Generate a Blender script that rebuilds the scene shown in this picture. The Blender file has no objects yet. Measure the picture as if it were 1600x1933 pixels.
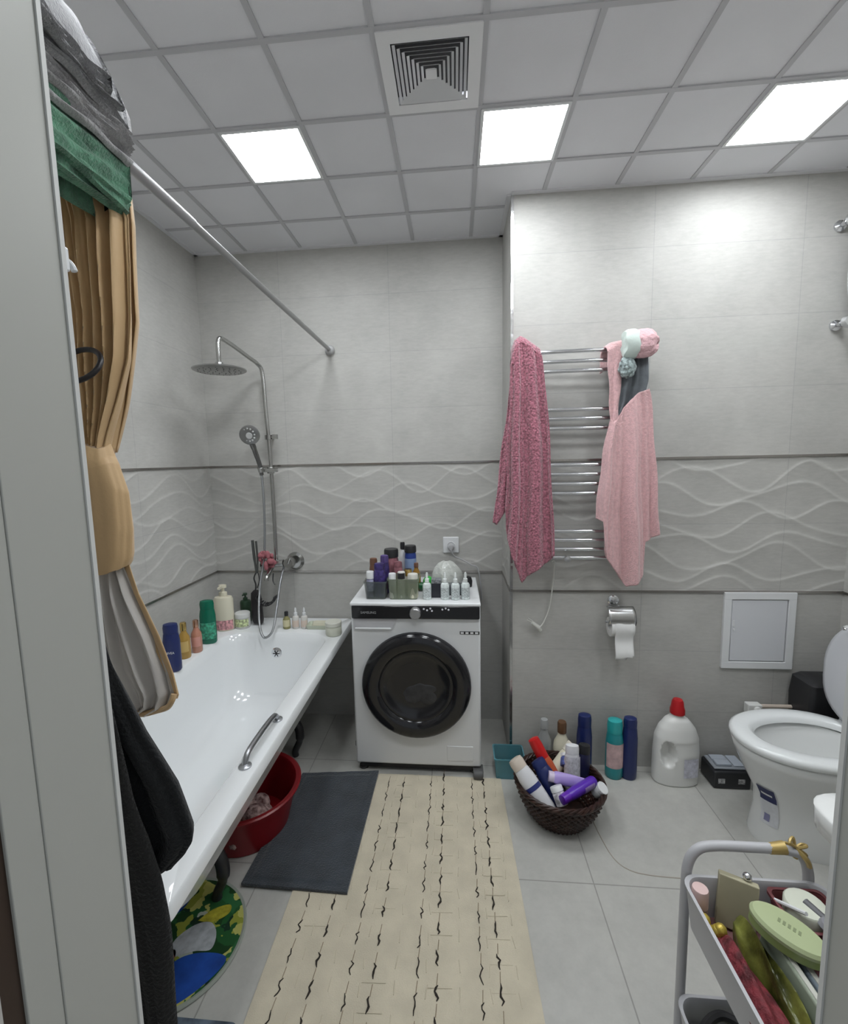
import bpy, bmesh, math, random
from mathutils import Vector, Matrix, Euler
random.seed(7)
sc = bpy.context.scene
COL = sc.collection
PI = math.pi

# ------------------------------------------------------------------ camera
PITCH, ROLL, YAW = -0.11123, -0.02105, -0.08948
F, PPX, PPY = 847.784, 784.062, 963.183
fwd = Vector((math.sin(YAW)*math.cos(PITCH), math.cos(YAW)*math.cos(PITCH), math.sin(PITCH)))
rt = Vector((math.cos(YAW), -math.sin(YAW), 0)); up = rt.cross(fwd)
r2 = rt*math.cos(ROLL) + up*math.sin(ROLL); u2 = -rt*math.sin(ROLL) + up*math.cos(ROLL)
cd = bpy.data.cameras.new('camera'); cam = bpy.data.objects.new('camera', cd); COL.objects.link(cam)
M = Matrix((r2, u2, -fwd)).transposed().to_4x4(); M.translation = (0.06513, 0, 1.50431)
cam.matrix_world = M
cd.sensor_fit = 'HORIZONTAL'; cd.sensor_width = 36; cd.lens = F/1600*36
cd.shift_x = (800-PPX)/1600; cd.shift_y = (PPY-966.5)/1600; cd.clip_start = 0.01
sc.camera = cam
# ------------------------------------------------------------------ light and exposure
sc.view_settings.view_transform = 'Standard'; sc.view_settings.look = 'None'
sc.view_settings.gamma = 1; sc.view_settings.use_curve_mapping = False
sc.view_settings.exposure = 0.0
W = bpy.data.worlds.new('world'); sc.world = W; W.use_nodes = True
W.node_tree.nodes['Background'].inputs[0].default_value = (0.86, 0.93, 1.0, 1)
W.node_tree.nodes['Background'].inputs[1].default_value = 0.42
PANEL = 31.0     # emission of the ceiling panels

# ------------------------------------------------------------------ room measures
XL, XR, YB, YF, XC, H = -1.341, 1.79, 2.485, 2.118, 0.322, 2.642
Z1, Z2 = 1.489, 0.876
YD = 0.40
GX, GY, G = -0.742, 1.309, 0.3
JL, JR = -0.2965, 0.4125

# ------------------------------------------------------------------ materials
MATS = {}
def mat(name, col, rough=.5, metal=0, bump=0, bscale=60, vary=0, vscale=8, alpha=1, trans=0, emit=0, coat=0, spec=.5, sheen=0, bdist=.002, col2=None):
    if name in MATS: return MATS[name]
    m = bpy.data.materials.new(name); m.use_nodes = True; MATS[name] = m
    n, l = m.node_tree.nodes, m.node_tree.links
    b = n['Principled BSDF']
    b.inputs['Base Color'].default_value = (*col, 1); b.inputs['Roughness'].default_value = rough
    b.inputs['Metallic'].default_value = metal; b.inputs['Alpha'].default_value = alpha
    b.inputs['Transmission Weight'].default_value = trans; b.inputs['Coat Weight'].default_value = coat
    b.inputs['Specular IOR Level'].default_value = spec; b.inputs['Sheen Weight'].default_value = sheen
    if emit:
        b.inputs['Emission Color'].default_value = (1, 1, 1, 1); b.inputs['Emission Strength'].default_value = emit
    if bump or vary:
        tc = n.new('ShaderNodeTexCoord')
    if vary or col2:
        nz = n.new('ShaderNodeTexNoise'); nz.inputs['Scale'].default_value = vscale; nz.inputs['Detail'].default_value = 6
        l.new(tc.outputs['Object'], nz.inputs['Vector'])
        mx = n.new('ShaderNodeMix'); mx.data_type = 'RGBA'
        mx.inputs[6].default_value = (*[c*(1-vary) for c in col], 1)
        mx.inputs[7].default_value = (*(col2 if col2 else [min(1, c*(1+vary)) for c in col]), 1)
        rp = n.new('ShaderNodeMapRange'); rp.inputs[1].default_value = .35; rp.inputs[2].default_value = .65
        l.new(nz.outputs[0], rp.inputs[0]); l.new(rp.outputs[0], mx.inputs[0]); l.new(mx.outputs[2], b.inputs['Base Color'])
    if bump:
        nb = n.new('ShaderNodeTexNoise'); nb.inputs['Scale'].default_value = bscale; nb.inputs['Detail'].default_value = 4
        l.new(tc.outputs['Object'], nb.inputs['Vector'])
        bp = n.new('ShaderNodeBump'); bp.inputs['Strength'].default_value = bump; bp.inputs['Distance'].default_value = bdist
        l.new(nb.outputs[0], bp.inputs['Height']); l.new(bp.outputs[0], b.inputs['Normal'])
    return m

def tile_mat(name, col, grout, axis, w, h, ofs, rough, vary=.1, mort=.0018, offset=0.0, spec=.5):
    """axis: which object axes become (u,v) of the tile grid"""
    if name in MATS: return MATS[name]
    m = bpy.data.materials.new(name); m.use_nodes = True; MATS[name] = m
    n, l = m.node_tree.nodes, m.node_tree.links; b = n['Principled BSDF']
    tc = n.new('ShaderNodeTexCoord'); sp = n.new('ShaderNodeSeparateXYZ'); cb = n.new('ShaderNodeCombineXYZ')
    l.new(tc.outputs['Object'], sp.inputs[0])
    for i, a in enumerate(axis):
        ad = n.new('ShaderNodeMath'); ad.operation = 'SUBTRACT'; ad.inputs[1].default_value = ofs[i]
        l.new(sp.outputs['XYZ'.index(a)], ad.inputs[0]); l.new(ad.outputs[0], cb.inputs[i])
    br = n.new('ShaderNodeTexBrick'); br.offset = offset; br.squash = 1
    br.inputs['Scale'].default_value = 1; br.inputs['Mortar Size'].default_value = mort; br.inputs['Mortar Smooth'].default_value = .3
    br.inputs['Brick Width'].default_value = w; br.inputs['Row Height'].default_value = h; br.inputs['Bias'].default_value = 0
    br.inputs['Color1'].default_value = (*col, 1); br.inputs['Color2'].default_value = (*[c*.97 for c in col], 1); br.inputs['Mortar'].default_value = (*grout, 1)
    l.new(cb.outputs[0], br.inputs['Vector'])
    # cloudy stone look: fine streaks + soft patches
    mp = n.new('ShaderNodeMapping'); mp.inputs['Scale'].default_value = (6, 6, 22); l.new(tc.outputs['Object'], mp.inputs[0])
    n1 = n.new('ShaderNodeTexNoise'); n1.inputs['Scale'].default_value = 4; n1.inputs['Detail'].default_value = 8; n1.inputs['Roughness'].default_value = .7
    l.new(mp.outputs[0], n1.inputs['Vector'])
    n2 = n.new('ShaderNodeTexNoise'); n2.inputs['Scale'].default_value = 5; n2.inputs['Detail'].default_value = 5
    l.new(tc.outputs['Object'], n2.inputs['Vector'])
    a = n.new('ShaderNodeMath'); a.operation = 'ADD'; l.new(n1.outputs[0], a.inputs[0]); l.new(n2.outputs[0], a.inputs[1])
    mr = n.new('ShaderNodeMapRange'); mr.inputs[1].default_value = .7; mr.inputs[2].default_value = 1.3
    mr.inputs[3].default_value = 1-vary; mr.inputs[4].default_value = 1+vary; l.new(a.outputs[0], mr.inputs[0])
    mu = n.new('ShaderNodeMix'); mu.data_type = 'RGBA'; mu.blend_type = 'MULTIPLY'; mu.inputs[0].default_value = 1
    l.new(br.outputs['Color'], mu.inputs[6]); l.new(mr.outputs[0], mu.inputs[7]); l.new(mu.outputs[2], b.inputs['Base Color'])
    b.inputs['Roughness'].default_value = rough; b.inputs['Specular IOR Level'].default_value = spec
    iv = n.new('ShaderNodeMath'); iv.operation = 'MULTIPLY_ADD'; iv.inputs[1].default_value = -1; l.new(br.outputs['Fac'], iv.inputs[0])
    l.new(n1.outputs[0], iv.inputs[2])
    bp = n.new('ShaderNodeBump'); bp.inputs['Strength'].default_value = .25; bp.inputs['Distance'].default_value = .001
    l.new(iv.outputs[0], bp.inputs['Height']); l.new(bp.outputs[0], b.inputs['Normal'])
    return m

WALLC = (.485, .478, .455)
chrome = mat('chrome', (.72, .73, .75), .16, 1)
steel = mat('brushed steel', (.55, .55, .56), .32, 1)
white_gloss = mat('white enamel', (.84, .86, .87), .12, coat=.4)
white_pl = mat('white plastic', (.74, .75, .76), .35)
white_mt = mat('white matt', (.70, .70, .68), .6)
black_gl = mat('black gloss', (.012, .012, .014), .12)
black_pl = mat('black plastic', (.02, .02, .022), .4)
dark_gl = mat('dark glass', (.014, .014, .016), .12)
navy = mat('navy plastic', (.012, .022, .11), .3)
paper = mat('white paper', (.75, .75, .74), .8)

# ------------------------------------------------------------------ mesh helpers
def new(): return bmesh.new()
def tr(loc=(0, 0, 0), rot=(0, 0, 0), sc_=(1, 1, 1)):
    return Matrix.Translation(loc) @ Euler(rot).to_matrix().to_4x4() @ Matrix.Diagonal((*sc_, 1))
def obj(name, bm, m, parent=None, smooth=True, loc=(0, 0, 0), rot=(0, 0, 0), bevel=0, sub=0, solid=0, ang=40):
    bmesh.ops.recalc_face_normals(bm, faces=bm.faces[:])
    me = bpy.data.meshes.new(name); bm.to_mesh(me); bm.free()
    ms = m if isinstance(m, (list, tuple)) else [m]
    for x in ms: me.materials.append(x)
    o = bpy.data.objects.new(name, me); COL.objects.link(o); o.location = loc; o.rotation_euler = rot
    if parent: o.parent = parent
    if solid:
        s = o.modifiers.new('solid', 'SOLIDIFY'); s.thickness = solid; s.offset = 0
    if bevel:
        b = o.modifiers.new('bevel', 'BEVEL'); b.width = bevel; b.segments = 3; b.limit_method = 'ANGLE'; b.angle_limit = math.radians(35)
    if sub:
        s = o.modifiers.new('sub', 'SUBSURF'); s.levels = sub; s.render_levels = sub
    if smooth:
        me.shade_smooth()
        try: me.set_sharp_from_angle(angle=math.radians(ang))
        except Exception: pass
    return o
def tag(o, label=None, cat=None, group=None, kind=None):
    if label: o['label'] = label
    if cat: o['category'] = cat
    if group: o['group'] = group
    if kind: o['kind'] = kind
    return o
def thing(name, label, cat, loc=(0, 0, 0), rz=0, group=None, rot=None):
    o = bpy.data.objects.new(name, None); COL.objects.link(o); o.location = loc
    o.rotation_euler = rot if rot else (0, 0, rz); o.empty_display_size = .05
    return tag(o, label, cat, group)
def struct(name, bm, m, **k):
    return tag(obj(name, bm, m, **k), kind='structure')
def dup(root, loc, label, rz=None):
    r = root.copy(); COL.objects.link(r); r.location = loc; r['label'] = label
    if rz is not None: r.rotation_euler = (0, 0, rz)
    for ch in list(root.children):
        c = ch.copy(); COL.objects.link(c); c.parent = r
        for g in ch.children:
            d = g.copy(); COL.objects.link(d); d.parent = c
    return r
def bx(bm, x0, x1, y0, y1, z0, z1, m=None, mi=0):
    vs = [bm.verts.new(((m @ Vector(p)) if m else p)) for p in ((x0,y0,z0),(x1,y0,z0),(x1,y1,z0),(x0,y1,z0),(x0,y0,z1),(x1,y0,z1),(x1,y1,z1),(x0,y1,z1))]
    for f in ((0,3,2,1),(4,5,6,7),(0,1,5,4),(1,2,6,5),(2,3,7,6),(3,0,4,7)):
        bm.faces.new([vs[i] for i in f]).material_index = mi
    return bm
def box(*a, **k): return bx(new(), *a, **k)
def quad(bm, pts, mi=0):
    bm.faces.new([bm.verts.new(p) for p in pts]).material_index = mi; return bm
def loft(bm, rings, close=True, cap0=False, cap1=False, mi=0):
    R = [[bm.verts.new(p) for p in r] for r in rings]; n = len(R[0])
    for a, b in zip(R[:-1], R[1:]):
        for i in range(n if close else n-1):
            j = (i+1) % n
            bm.faces.new((a[i], a[j], b[j], b[i])).material_index = mi
    if cap0: bm.faces.new(R[0]).material_index = mi
    if cap1: bm.faces.new(R[-1]).material_index = mi
    return bm
def lathe(bm, prof, m=None, seg=28, sx=1, sy=1, mi=0, cap=True):
    """prof: list of (radius, z)"""
    rings = []
    for r, z in prof:
        r = max(r, 1e-5)
        rings.append([(m or Matrix()) @ Vector((r*sx*math.cos(2*PI*i/seg), r*sy*math.sin(2*PI*i/seg), z)) for i in range(seg)])
    return loft(bm, rings, True, cap, cap, mi)
def tube(bm, pts, r, seg=12, closed=False, mi=0, cap=True):
    P = [Vector(p) for p in pts]; n = len(P); rings = []
    rr = r if isinstance(r, (list, tuple)) else [r]*n
    prev = None
    for i, p in enumerate(P):
        a = P[(i-1) % n] if (i or closed) else P[0]; b = P[(i+1) % n] if (i < n-1 or closed) else P[-1]
        t = (b-a).normalized()
        if prev is None:
            q = Vector((0, 0, 1)) if abs(t.z) < .9 else Vector((1, 0, 0)); u = t.cross(q).normalized()
        else:
            u = (prev - t*prev.dot(t)).normalized()
        prev = u; v = t.cross(u)
        rings.append([p + (u*math.cos(2*PI*k/seg) + v*math.sin(2*PI*k/seg))*rr[i] for k in range(seg)])
    if closed: rings.append(rings[0])
    loft(bm, rings, True, cap and not closed, cap and not closed, mi)
    if closed: bmesh.ops.remove_doubles(bm, verts=bm.verts[:], dist=1e-6)
    return bm
def smooth_path(pts, n=8):
    P = [Vector(p) for p in pts]; out = []
    for i in range(len(P)-1):
        p0, p1, p2, p3 = P[max(i-1, 0)], P[i], P[i+1], P[min(i+2, len(P)-1)]
        for k in range(n):
            t = k/n
            out.append(.5*((2*p1)+(-p0+p2)*t+(2*p0-5*p1+4*p2-p3)*t*t+(-p0+3*p1-3*p2+p3)*t**3))
    out.append(P[-1]); return out
def rrect(x0, x1, y0, y1, r, z, n=6):
    out = []
    for cx, cy, a0 in ((x1-r, y1-r, 0), (x0+r, y1-r, PI/2), (x0+r, y0+r, PI), (x1-r, y0+r, 1.5*PI)):
        for k in range(n+1):
            a = a0 + k/n*PI/2; out.append((cx+r*math.cos(a), cy+r*math.sin(a), z))
    return out
def ellipsoid(bm, c, r, seg=16, m=None, mi=0):
    prof = [(math.sin(PI*k/10), -math.cos(PI*k/10)) for k in range(11)]
    mm = (m or Matrix()) @ tr(c, (0, 0, 0), r)
    return lathe(bm, prof, mm, seg, mi=mi)
def sheet(bm, rows, nu=40, nv=60, amp=.01, folds=4, ph=0, skew=0, fade=.15, seed=1, mi=0, wob=.003):
    """hanging cloth: rows (z, x_left, x_right, y); folds run down the sheet"""
    rnd = random.Random(seed); p1, p2, p3 = rnd.random()*6, rnd.random()*6, rnd.random()*6
    V = []; k = len(rows)-1
    for j in range(nv+1):
        t = j/nv*k; i = min(int(t), k-1); f = t-i
        p = [rows[max(i-1, 0)], rows[i], rows[i+1], rows[min(i+2, k)]]
        c = []
        for a in range(4):
            q = [r[a] for r in p]
            lin = q[1]*(1-f)+q[2]*f; c.append(lin); continue
            cr = .5*((2*q[1])+(-q[0]+q[2])*f+(2*q[0]-5*q[1]+4*q[2]-q[3])*f*f+(-q[0]+3*q[1]-3*q[2]+q[3])*f**3)
            c.append((lin+cr)/2)
        z, xl, xr, y = c; vv = j/nv
        A = amp*min(1, .35+vv/max(fade, 1e-3))
        row = []
        for u_ in range(nu+1):
            u = u_/nu
            w = u + .06*math.sin(3*vv+p1)*math.sin(PI*u)
            d = A*(math.sin(2*PI*folds*w+ph+skew*vv) + .45*math.sin(2*PI*folds*1.9*w+p2+2*vv) + .2*math.sin(2*PI*folds*3.3*w+p3))
            row.append(bm.verts.new((xl+(xr-xl)*u+wob*math.sin(9*vv+7*u+p3), y+d, z+wob*math.sin(11*u+p1)*vv)))
        V.append(row)
    for a, b in zip(V[:-1], V[1:]):
        for i in range(nu): bm.faces.new((a[i], a[i+1], b[i+1], b[i])).material_index = mi
    return bm
def text(name, s, size, m, parent, loc, rot=(PI/2, 0, 0), ext=.0004, align='CENTER'):
    c = bpy.data.curves.new(name, 'FONT'); c.body = s; c.size = size; c.extrude = ext; c.align_x = align; c.align_y = 'CENTER'
    t = bpy.data.objects.new('tmp', c); COL.objects.link(t)
    me = bpy.data.meshes.new_from_object(t.evaluated_get(bpy.context.evaluated_depsgraph_get()))
    bpy.data.objects.remove(t); me.name = name; me.materials.clear(); me.materials.append(m)
    o = bpy.data.objects.new(name, me); COL.objects.link(o); o.parent = parent; o.location = loc; o.rotation_euler = rot
    return o

# ------------------------------------------------------------------ walls
def relief(u, z):
    """embossed overlapping waves, metres of height"""
    h = 0
    for k in range(9):
        A = (.038, .026, .045, .030, .040, .024, .036, .045, .03)[k]; L = (.56, .47, .62, .52, .60, .44, .58, .50, .55)[k]
        zk = Z2 + .015 + k*.072 + A*1.35*math.sin(2*PI*u/L + k*2.75 + .5*math.sin(k*1.7)) + .010*math.sin(2*PI*u/.31+k)
        d = zk - z
        if d > 0: h += .0034*math.exp(-d/.032)
        else: h += .0034*math.exp(d/.0045)
    return h
def relief_wall(bm, u0, u1, P, du=.005, dz=.0045):
    nu = max(2, int((u1-u0)/du)); nz = int((Z1-Z2)/dz)
    V = [[bm.verts.new(P(u0+(u1-u0)*i/nu, Z2+(Z1-Z2)*j/nz, relief(u0+(u1-u0)*i/nu, Z2+(Z1-Z2)*j/nz))) for i in range(nu+1)] for j in range(nz+1)]
    for a, b in zip(V[:-1], V[1:]):
        for i in range(nu): bm.faces.new((a[i], a[i+1], b[i+1], b[i]))
    for z0, z1 in ((0, Z2), (Z1, H+.06)):
        quad(bm, [P(u0, z0, 0), P(u1, z0, 0), P(u1, z1, 0), P(u0, z1, 0)])
    return bm
wm_x = tile_mat('wall tile along x', WALLC, (.42, .41, .40), 'XZ', .6, .3, (XC, Z1-3*.3+.0, 0), .5, spec=.16)
wm_y = tile_mat('wall tile along y', WALLC, (.42, .41, .40), 'YZ', .6, .3, (YB, Z1-3*.3, 0), .5, spec=.16)
struct('wall_back', relief_wall(new(), XL, XC, lambda u, z, h: (u, YB-h, z)), wm_x)
struct('wall_left', relief_wall(new(), .40, YB, lambda u, z, h: (XL+h, u, z)), wm_y)
struct('wall_column_front', relief_wall(new(), XC, XR, lambda u, z, h: (u, YF-h, z)), wm_x)
struct('wall_column_side', relief_wall(new(), YF, YB, lambda u, z, h: (XC-h, u, z)), wm_y)
struct('wall_right', relief_wall(new(), YD, YF, lambda u, z, h: (XR-h, u, z), .02, .02), wm_y)
# wall with the doorway (the camera looks in through it)
b = new()
bx(b, XL-.1, JL-.012, .20, YD, 0, H+.06); bx(b, JR+.012, XR+.1, .20, YD, 0, H+.06); bx(b, JL-.012, JR+.012, .20, YD, 2.12, H+.06)
struct('wall_doorway', b, wm_x, smooth=False)
# ------------------------------------------------------------------ floor and ceiling
fm = tile_mat('floor tile', (.47, .465, .435), (.30, .29, .27), 'XY', .6, .6, (.538, .88, 0), .42, .10, .0025)
struct('floor', box(XL-.1, XR+.1, -1.2, YB+.1, -.05, 0), fm, smooth=False)
ceil_m = mat('ceiling cassette', (.74, .74, .77), .6, bump=.15, bscale=300, vary=.03, vscale=3)
bar_m = mat('ceiling bar', (.50, .50, .52), .5)
lx = [0, 3, 6]
b = new()
cells = set((i, 1) for i in lx) | set((i, -2) for i in lx) | {(2, 0)}
nx0, nx1, ny0, ny1 = -2, 9, -4, 4
for i in range(nx0, nx1):
    for j in range(ny0, ny1):
        if (i, j) in cells: continue
        x0, x1 = max(GX+i*G, XL), min(GX+(i+1)*G, XR); y0, y1 = max(GY+j*G, YD), min(GY+(j+1)*G, YB)
        if x1 > x0 and y1 > y0:
            e = .004
            quad(b, [(x0+e, y0+e, H), (x1-e, y0+e, H), (x1-e, y1-e, H), (x0+e, y1-e, H)])
            for (ax, ay, bx_, by) in ((x0, y0, x1, y0), (x1, y0, x1, y1), (x1, y1, x0, y1), (x0, y1, x0, y0)):
                quad(b, [(ax, ay, H+.006), (bx_, by, H+.006), (bx_+(e if bx_ == x0 else -e), by+(e if by == y0 else -e), H), (ax+(e if ax == x0 else -e), ay+(e if ay == y0 else -e), H)])
bx(b, XL, XR, YD, YB, H+.045, H+.06)
struct('ceiling', b, ceil_m, smooth=False)
b = new()
for i in range(nx0, nx1+1):
    x = GX+i*G
    if XL < x < XR: bx(b, x-.0085, x+.0085, YD, YB if x < XC else YF, H-.004, H+.004)
for j in range(ny0, ny1+1):
    y = GY+j*G
    if YD < y < YB: bx(b, XL, XR if y < YF else XC, y-.0085, y+.0085, H-.0045, H+.0035)
struct('trim_1', b, bar_m, smooth=False)
b = new()   # wall angle round the edge of the ceiling
for x0, x1, y0, y1 in ((XL, XC, YB-.02, YB), (XC-.02, XC, YF, YB), (XC, XR, YF-.02, YF), (XL, XL+.02, YD, YB), (XR-.02, XR, YD, YF)):
    bx(b, x0, x1, y0, y1, H-.006, H)
struct('trim_2', b, mat('ceiling edge', (.72, .72, .74), .5), smooth=False)
# metal tile strips
def strips(z):
    b = new(); t = .007
    bx(b, XL, XC, YB-t, YB+.01, z-.005, z+.005); bx(b, XL-.01, XL+t, YD, YB, z-.005, z+.005)
    bx(b, XC, XR, YF-t, YF+.01, z-.005, z+.005); bx(b, XC-t, XC+.01, YF, YB, z-.005, z+.005); bx(b, XR-t, XR+.01, YD, YF, z-.005, z+.005)
    return b
strip_m = mat('metal tile strip', (.42, .40, .38), .25, 1, bump=.6, bscale=3, bdist=.02)
struct('trim_3', strips(Z1), strip_m, smooth=False)
struct('trim_4', strips(Z2), strip_m, smooth=False)
b = new(); bx(b, XC-.003, XC+.009, YF-.003, YF+.009, 0, H-.006)
struct('trim_5', b, mat('corner strip', (.6, .6, .6), .2, 1, bump=.5, bscale=4, bdist=.02), smooth=False)
# doorway frame
frame_m = mat('door frame paint', (.42, .42, .385), .45, vary=.02, vscale=2)
bead_m = mat('frame bead', (.62, .62, .60), .5)
brown_m = mat('dark brown edge', (.035, .018, .01), .5)
d = bpy.data.objects.new('door_1', None); COL.objects.link(d); tag(d, kind='structure')
for s, x in ((-1, JL), (1, JR)):
    b = new(); bx(b, min(x, x+s*.02), max(x, x+s*.02), .329, YD+.012, 0, 2.1); bx(b, min(x+s*.0012, x+s*.02), max(x+s*.0012, x+s*.02), .298, .329, 0, 2.1)
    obj('jamb', b, frame_m, d, bevel=.001)
    obj('edge_bead', box(min(x-s*.002, x+s*.004), max(x-s*.002, x+s*.004), YD+.0085, YD+.0135, 0, 2.1), bead_m, d)
    obj('seal', box(min(x+s*.004, x+s*.02), max(x+s*.004, x+s*.02), .281, .298, 0, 2.1), brown_m, d)
    obj('casing', box(min(x+s*.003, x+s*.08), max(x+s*.003, x+s*.08), .185, .281, 0, 2.16), mat('casing paint', (.52, .50, .47), .5), d)
obj('head', box(JL-.02, JR+.02, .289, YD+.012, 2.1, 2.12), frame_m, d)
# ------------------------------------------------------------------ ceiling lights and vent
emit_m = mat('panel diffuser', (.9, .9, .9), .5, emit=PANEL)
emit_m.node_tree.nodes['Principled BSDF'].inputs['Emission Color'].default_value = (.93, .97, 1, 1)
lab = ['square white light panel nearest the shower rod', 'square white light panel beside the air vent, middle of the three', 'square white light panel furthest right, cut by the frame edge']
L0 = None
for q, i in enumerate(lx):
    loc = (GX+(i+.5)*G, GY+1.5*G, H-.004)
    if q == 0:
        L0 = thing('ceiling_light', lab[0], 'ceiling light', loc, group='square ceiling light panels')
        f = new(); s = .1445
        for x0, x1, y0, y1 in ((-s, s, -s, -s+.010), (-s, s, s-.010, s), (-s, -s+.010, -s+.010, s-.010), (s-.010, s, -s+.010, s-.010)): bx(f, x0, x1, y0, y1, -.004, .02)
        obj('frame', f, white_pl, L0)
        obj('diffuser', box(-s+.010, s-.010, -s+.010, s-.010, 0, .008), emit_m, L0, smooth=False)
    else: dup(L0, loc, lab[q])
lab2 = ['light panel nearer the doorway, above the shower curtain', 'light panel nearer the doorway, in the middle of the ceiling', 'light panel nearer the doorway, at the right-hand wall']
for q, i in enumerate(lx): dup(L0, (GX+(i+.5)*G, GY-1.5*G, H-.004), lab2[q])
v = thing('air_vent', 'square grey ceiling vent with concentric louvres', 'vent', (GX+2.5*G, GY+.5*G, H-.004))
f = new()
s = .1445; s2 = .108
for x0, x1, y0, y1 in ((-s, s, -s, -s2), (-s, s, s2, s), (-s, -s2, -s2, s2), (s2, s, -s2, s2)): bx(f, x0, x1, y0, y1, -.004, .002)
obj('frame', f, mat('vent frame', (.80, .80, .81), .4), v, smooth=False)
b = new()
lo_m = mat('vent louvre', (.78, .78, .79), .4)
for k in range(8):
    a = .104-k*.0125; c = a-.0062
    o_ = [(-a, -a, -.004), (a, -a, -.004), (a, a, -.004), (-a, a, -.004)]; i_ = [(-c, -c, .003), (c, -c, .003), (c, c, .003), (-c, c, .003)]
    loft(b, [o_, i_]); loft(b, [[(x*.985, y*.985, z+.001) for x, y, z in o_], [(x*.985, y*.985, z+.001) for x, y, z in i_]])
bx(b, -.016, .016, -.016, .016, -.006, -.002)
obj('louvres', b, lo_m, v, smooth=False)
obj('duct', box(-.12, .12, -.12, .12, .03, .034), mat('vent duct', (.06, .06, .065), .8), v, smooth=False)

# ------------------------------------------------------------------ bathtub
t = thing('bathtub', 'long white bathtub along the left wall with its open side facing the floor', 'bathtub', (0, 0, 0))
TX0, TX1, TY0, TY1, TZ = XL+.004, -.532, .765, YB-.008, .60
b = new()
ins = [  # x0,x1,y0,y1,r,z from under the lip, over the rim, down the basin
    (TX0+.02, TX1-.006, TY0+.006, TY1-.02, .03, TZ-.042), (TX0, TX1, TY0, TY1, .03, TZ-.040), (TX0, TX1, TY0, TY1, .03, TZ-.006), (TX0+.004, TX1-.004, TY0+.004, TY1-.004, .03, TZ),
    (TX0+.165, TX1-.066, TY0+.09, TY1-.225, .11, TZ), (TX0+.172, TX1-.074, TY0+.097, TY1-.232, .11, TZ-.006), (TX0+.18, TX1-.086, TY0+.11, TY1-.244, .12, TZ-.05),
    (TX0+.20, TX1-.125, TY0+.16, TY1-.275, .13, TZ-.22), (TX0+.22, TX1-.17, TY0+.22, TY1-.305, .14, TZ-.31), (TX0+.26, TX1-.24, TY0+.30, TY1-.36, .13, TZ-.345), (TX0+.33, TX1-.31, TY0+.45, TY1-.47, .08, TZ-.35)]
loft(b, [rrect(*q[:5], q[5], 8) for q in ins], True, False, True)
und = [(TX0+.02, TX1-.006, TY0+.006, TY1-.02, .03, TZ-.042), (TX0+.14, TX1-.05, TY0+.07, TY1-.2, .11, TZ-.045), (TX0+.18, TX1-.1, TY0+.15, TY1-.26, .13, TZ-.23), (TX0+.24, TX1-.19, TY0+.29, TY1-.34, .13, TZ-.365)]
loft(b, [rrect(*q[:5], q[5], 8) for q in und], True, False, True)
bmesh.ops.remove_doubles(b, verts=b.verts[:], dist=1e-5)
obj('tub_shell', b, white_gloss, t, ang=50)
# feet
for fx, fy in ((-.76, 1.33), (-.76, 2.1), (-1.15, 1.33), (-1.15, 2.1)):
    q = new(); tube(q, smooth_path([(fx-.05, fy+.02, .22), (fx+.01, fy, .16), (fx+.015, fy, .09), (fx-.01, fy, .03), (fx-.01, fy, 0)], 6), [.022]*12+[.016]*13, 10)
    obj('foot', q, black_pl, t)
q = new(); lathe(q, [(.0, .004), (.022, .004), (.030, 0), (.031, -.006), (.02, -.008), (0, -.008)], tr((-.895, TY1-.249, TZ-.105), (PI/2-.12, 0, 0)) @ tr((0, 0, .004)))
o = obj('overflow', q, chrome, t)
q = new()
for a in range(6): tube(q, [(-.895, TY1-.258, TZ-.105), (-.895+.018*math.cos(a*PI/3), TY1-.258, TZ-.105+.018*math.sin(a*PI/3))], .0025, 6)
obj('overflow_grille', q, black_pl, o)
q = new(); pts = [(-.575, 1.205, TZ-.002), (-.574, 1.215, TZ+.02), (-.573, 1.24, TZ+.032), (-.572, 1.33, TZ+.036), (-.572, 1.41, TZ+.032), (-.572, 1.44, TZ+.02), (-.572, 1.45, TZ-.002)]
tube(q, smooth_path(pts, 6), .009, 12)
for y in (1.205, 1.45): lathe(q, [(0, 0), (.019, 0), (.019, .004), (.012, .008), (0, .008)], tr((-.573, y, TZ)))
obj('grab_handle', q, mat('satin handle', (.42, .43, .45), .3, 1), t)

# ------------------------------------------------------------------ washing machine
WX0, WX1, WY0, WY1 = -.430, .173, 2.003, 2.455
w = thing('washing_machine', 'white front-loading washing machine with black porthole door and black control panel', 'washing machine', ((WX0+WX1)/2, 2.23, 0))
def WO(bm): bmesh.ops.translate(bm, verts=bm.verts[:], vec=(-(WX0+WX1)/2, -2.23, 0)); return bm
body_m = mat('washer white', (.72, .73, .74), .3)
obj('cabinet', WO(box(WX0, WX1, WY0, WY1, .045, .835)), body_m, w, bevel=.01)
obj('top_plate', WO(box(WX0-.001, WX1+.001, WY0-.012, WY1, .836, .852)), mat('washer top', (.78, .79, .8), .25), w, bevel=.005)
p = obj('control_panel', WO(box(WX0+.006, WX1-.004, WY0-.014, WY0+.01, .776, .838)), black_gl, w, bevel=.006)
q = new(); lathe(q, [(0, .026), (.022, .026), (.027, .02), (.028, 0), (0, 0)], tr((-.124, WY0-.012, .808), (PI/2, 0, 0))); obj('dial', WO(q), steel, w)
text('lettering', 'SAMSUNG', .016, mat('grey print', (.35, .35, .36), .5), w, (-.343+.1285, WY0-.0148-2.23, .806))
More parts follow.
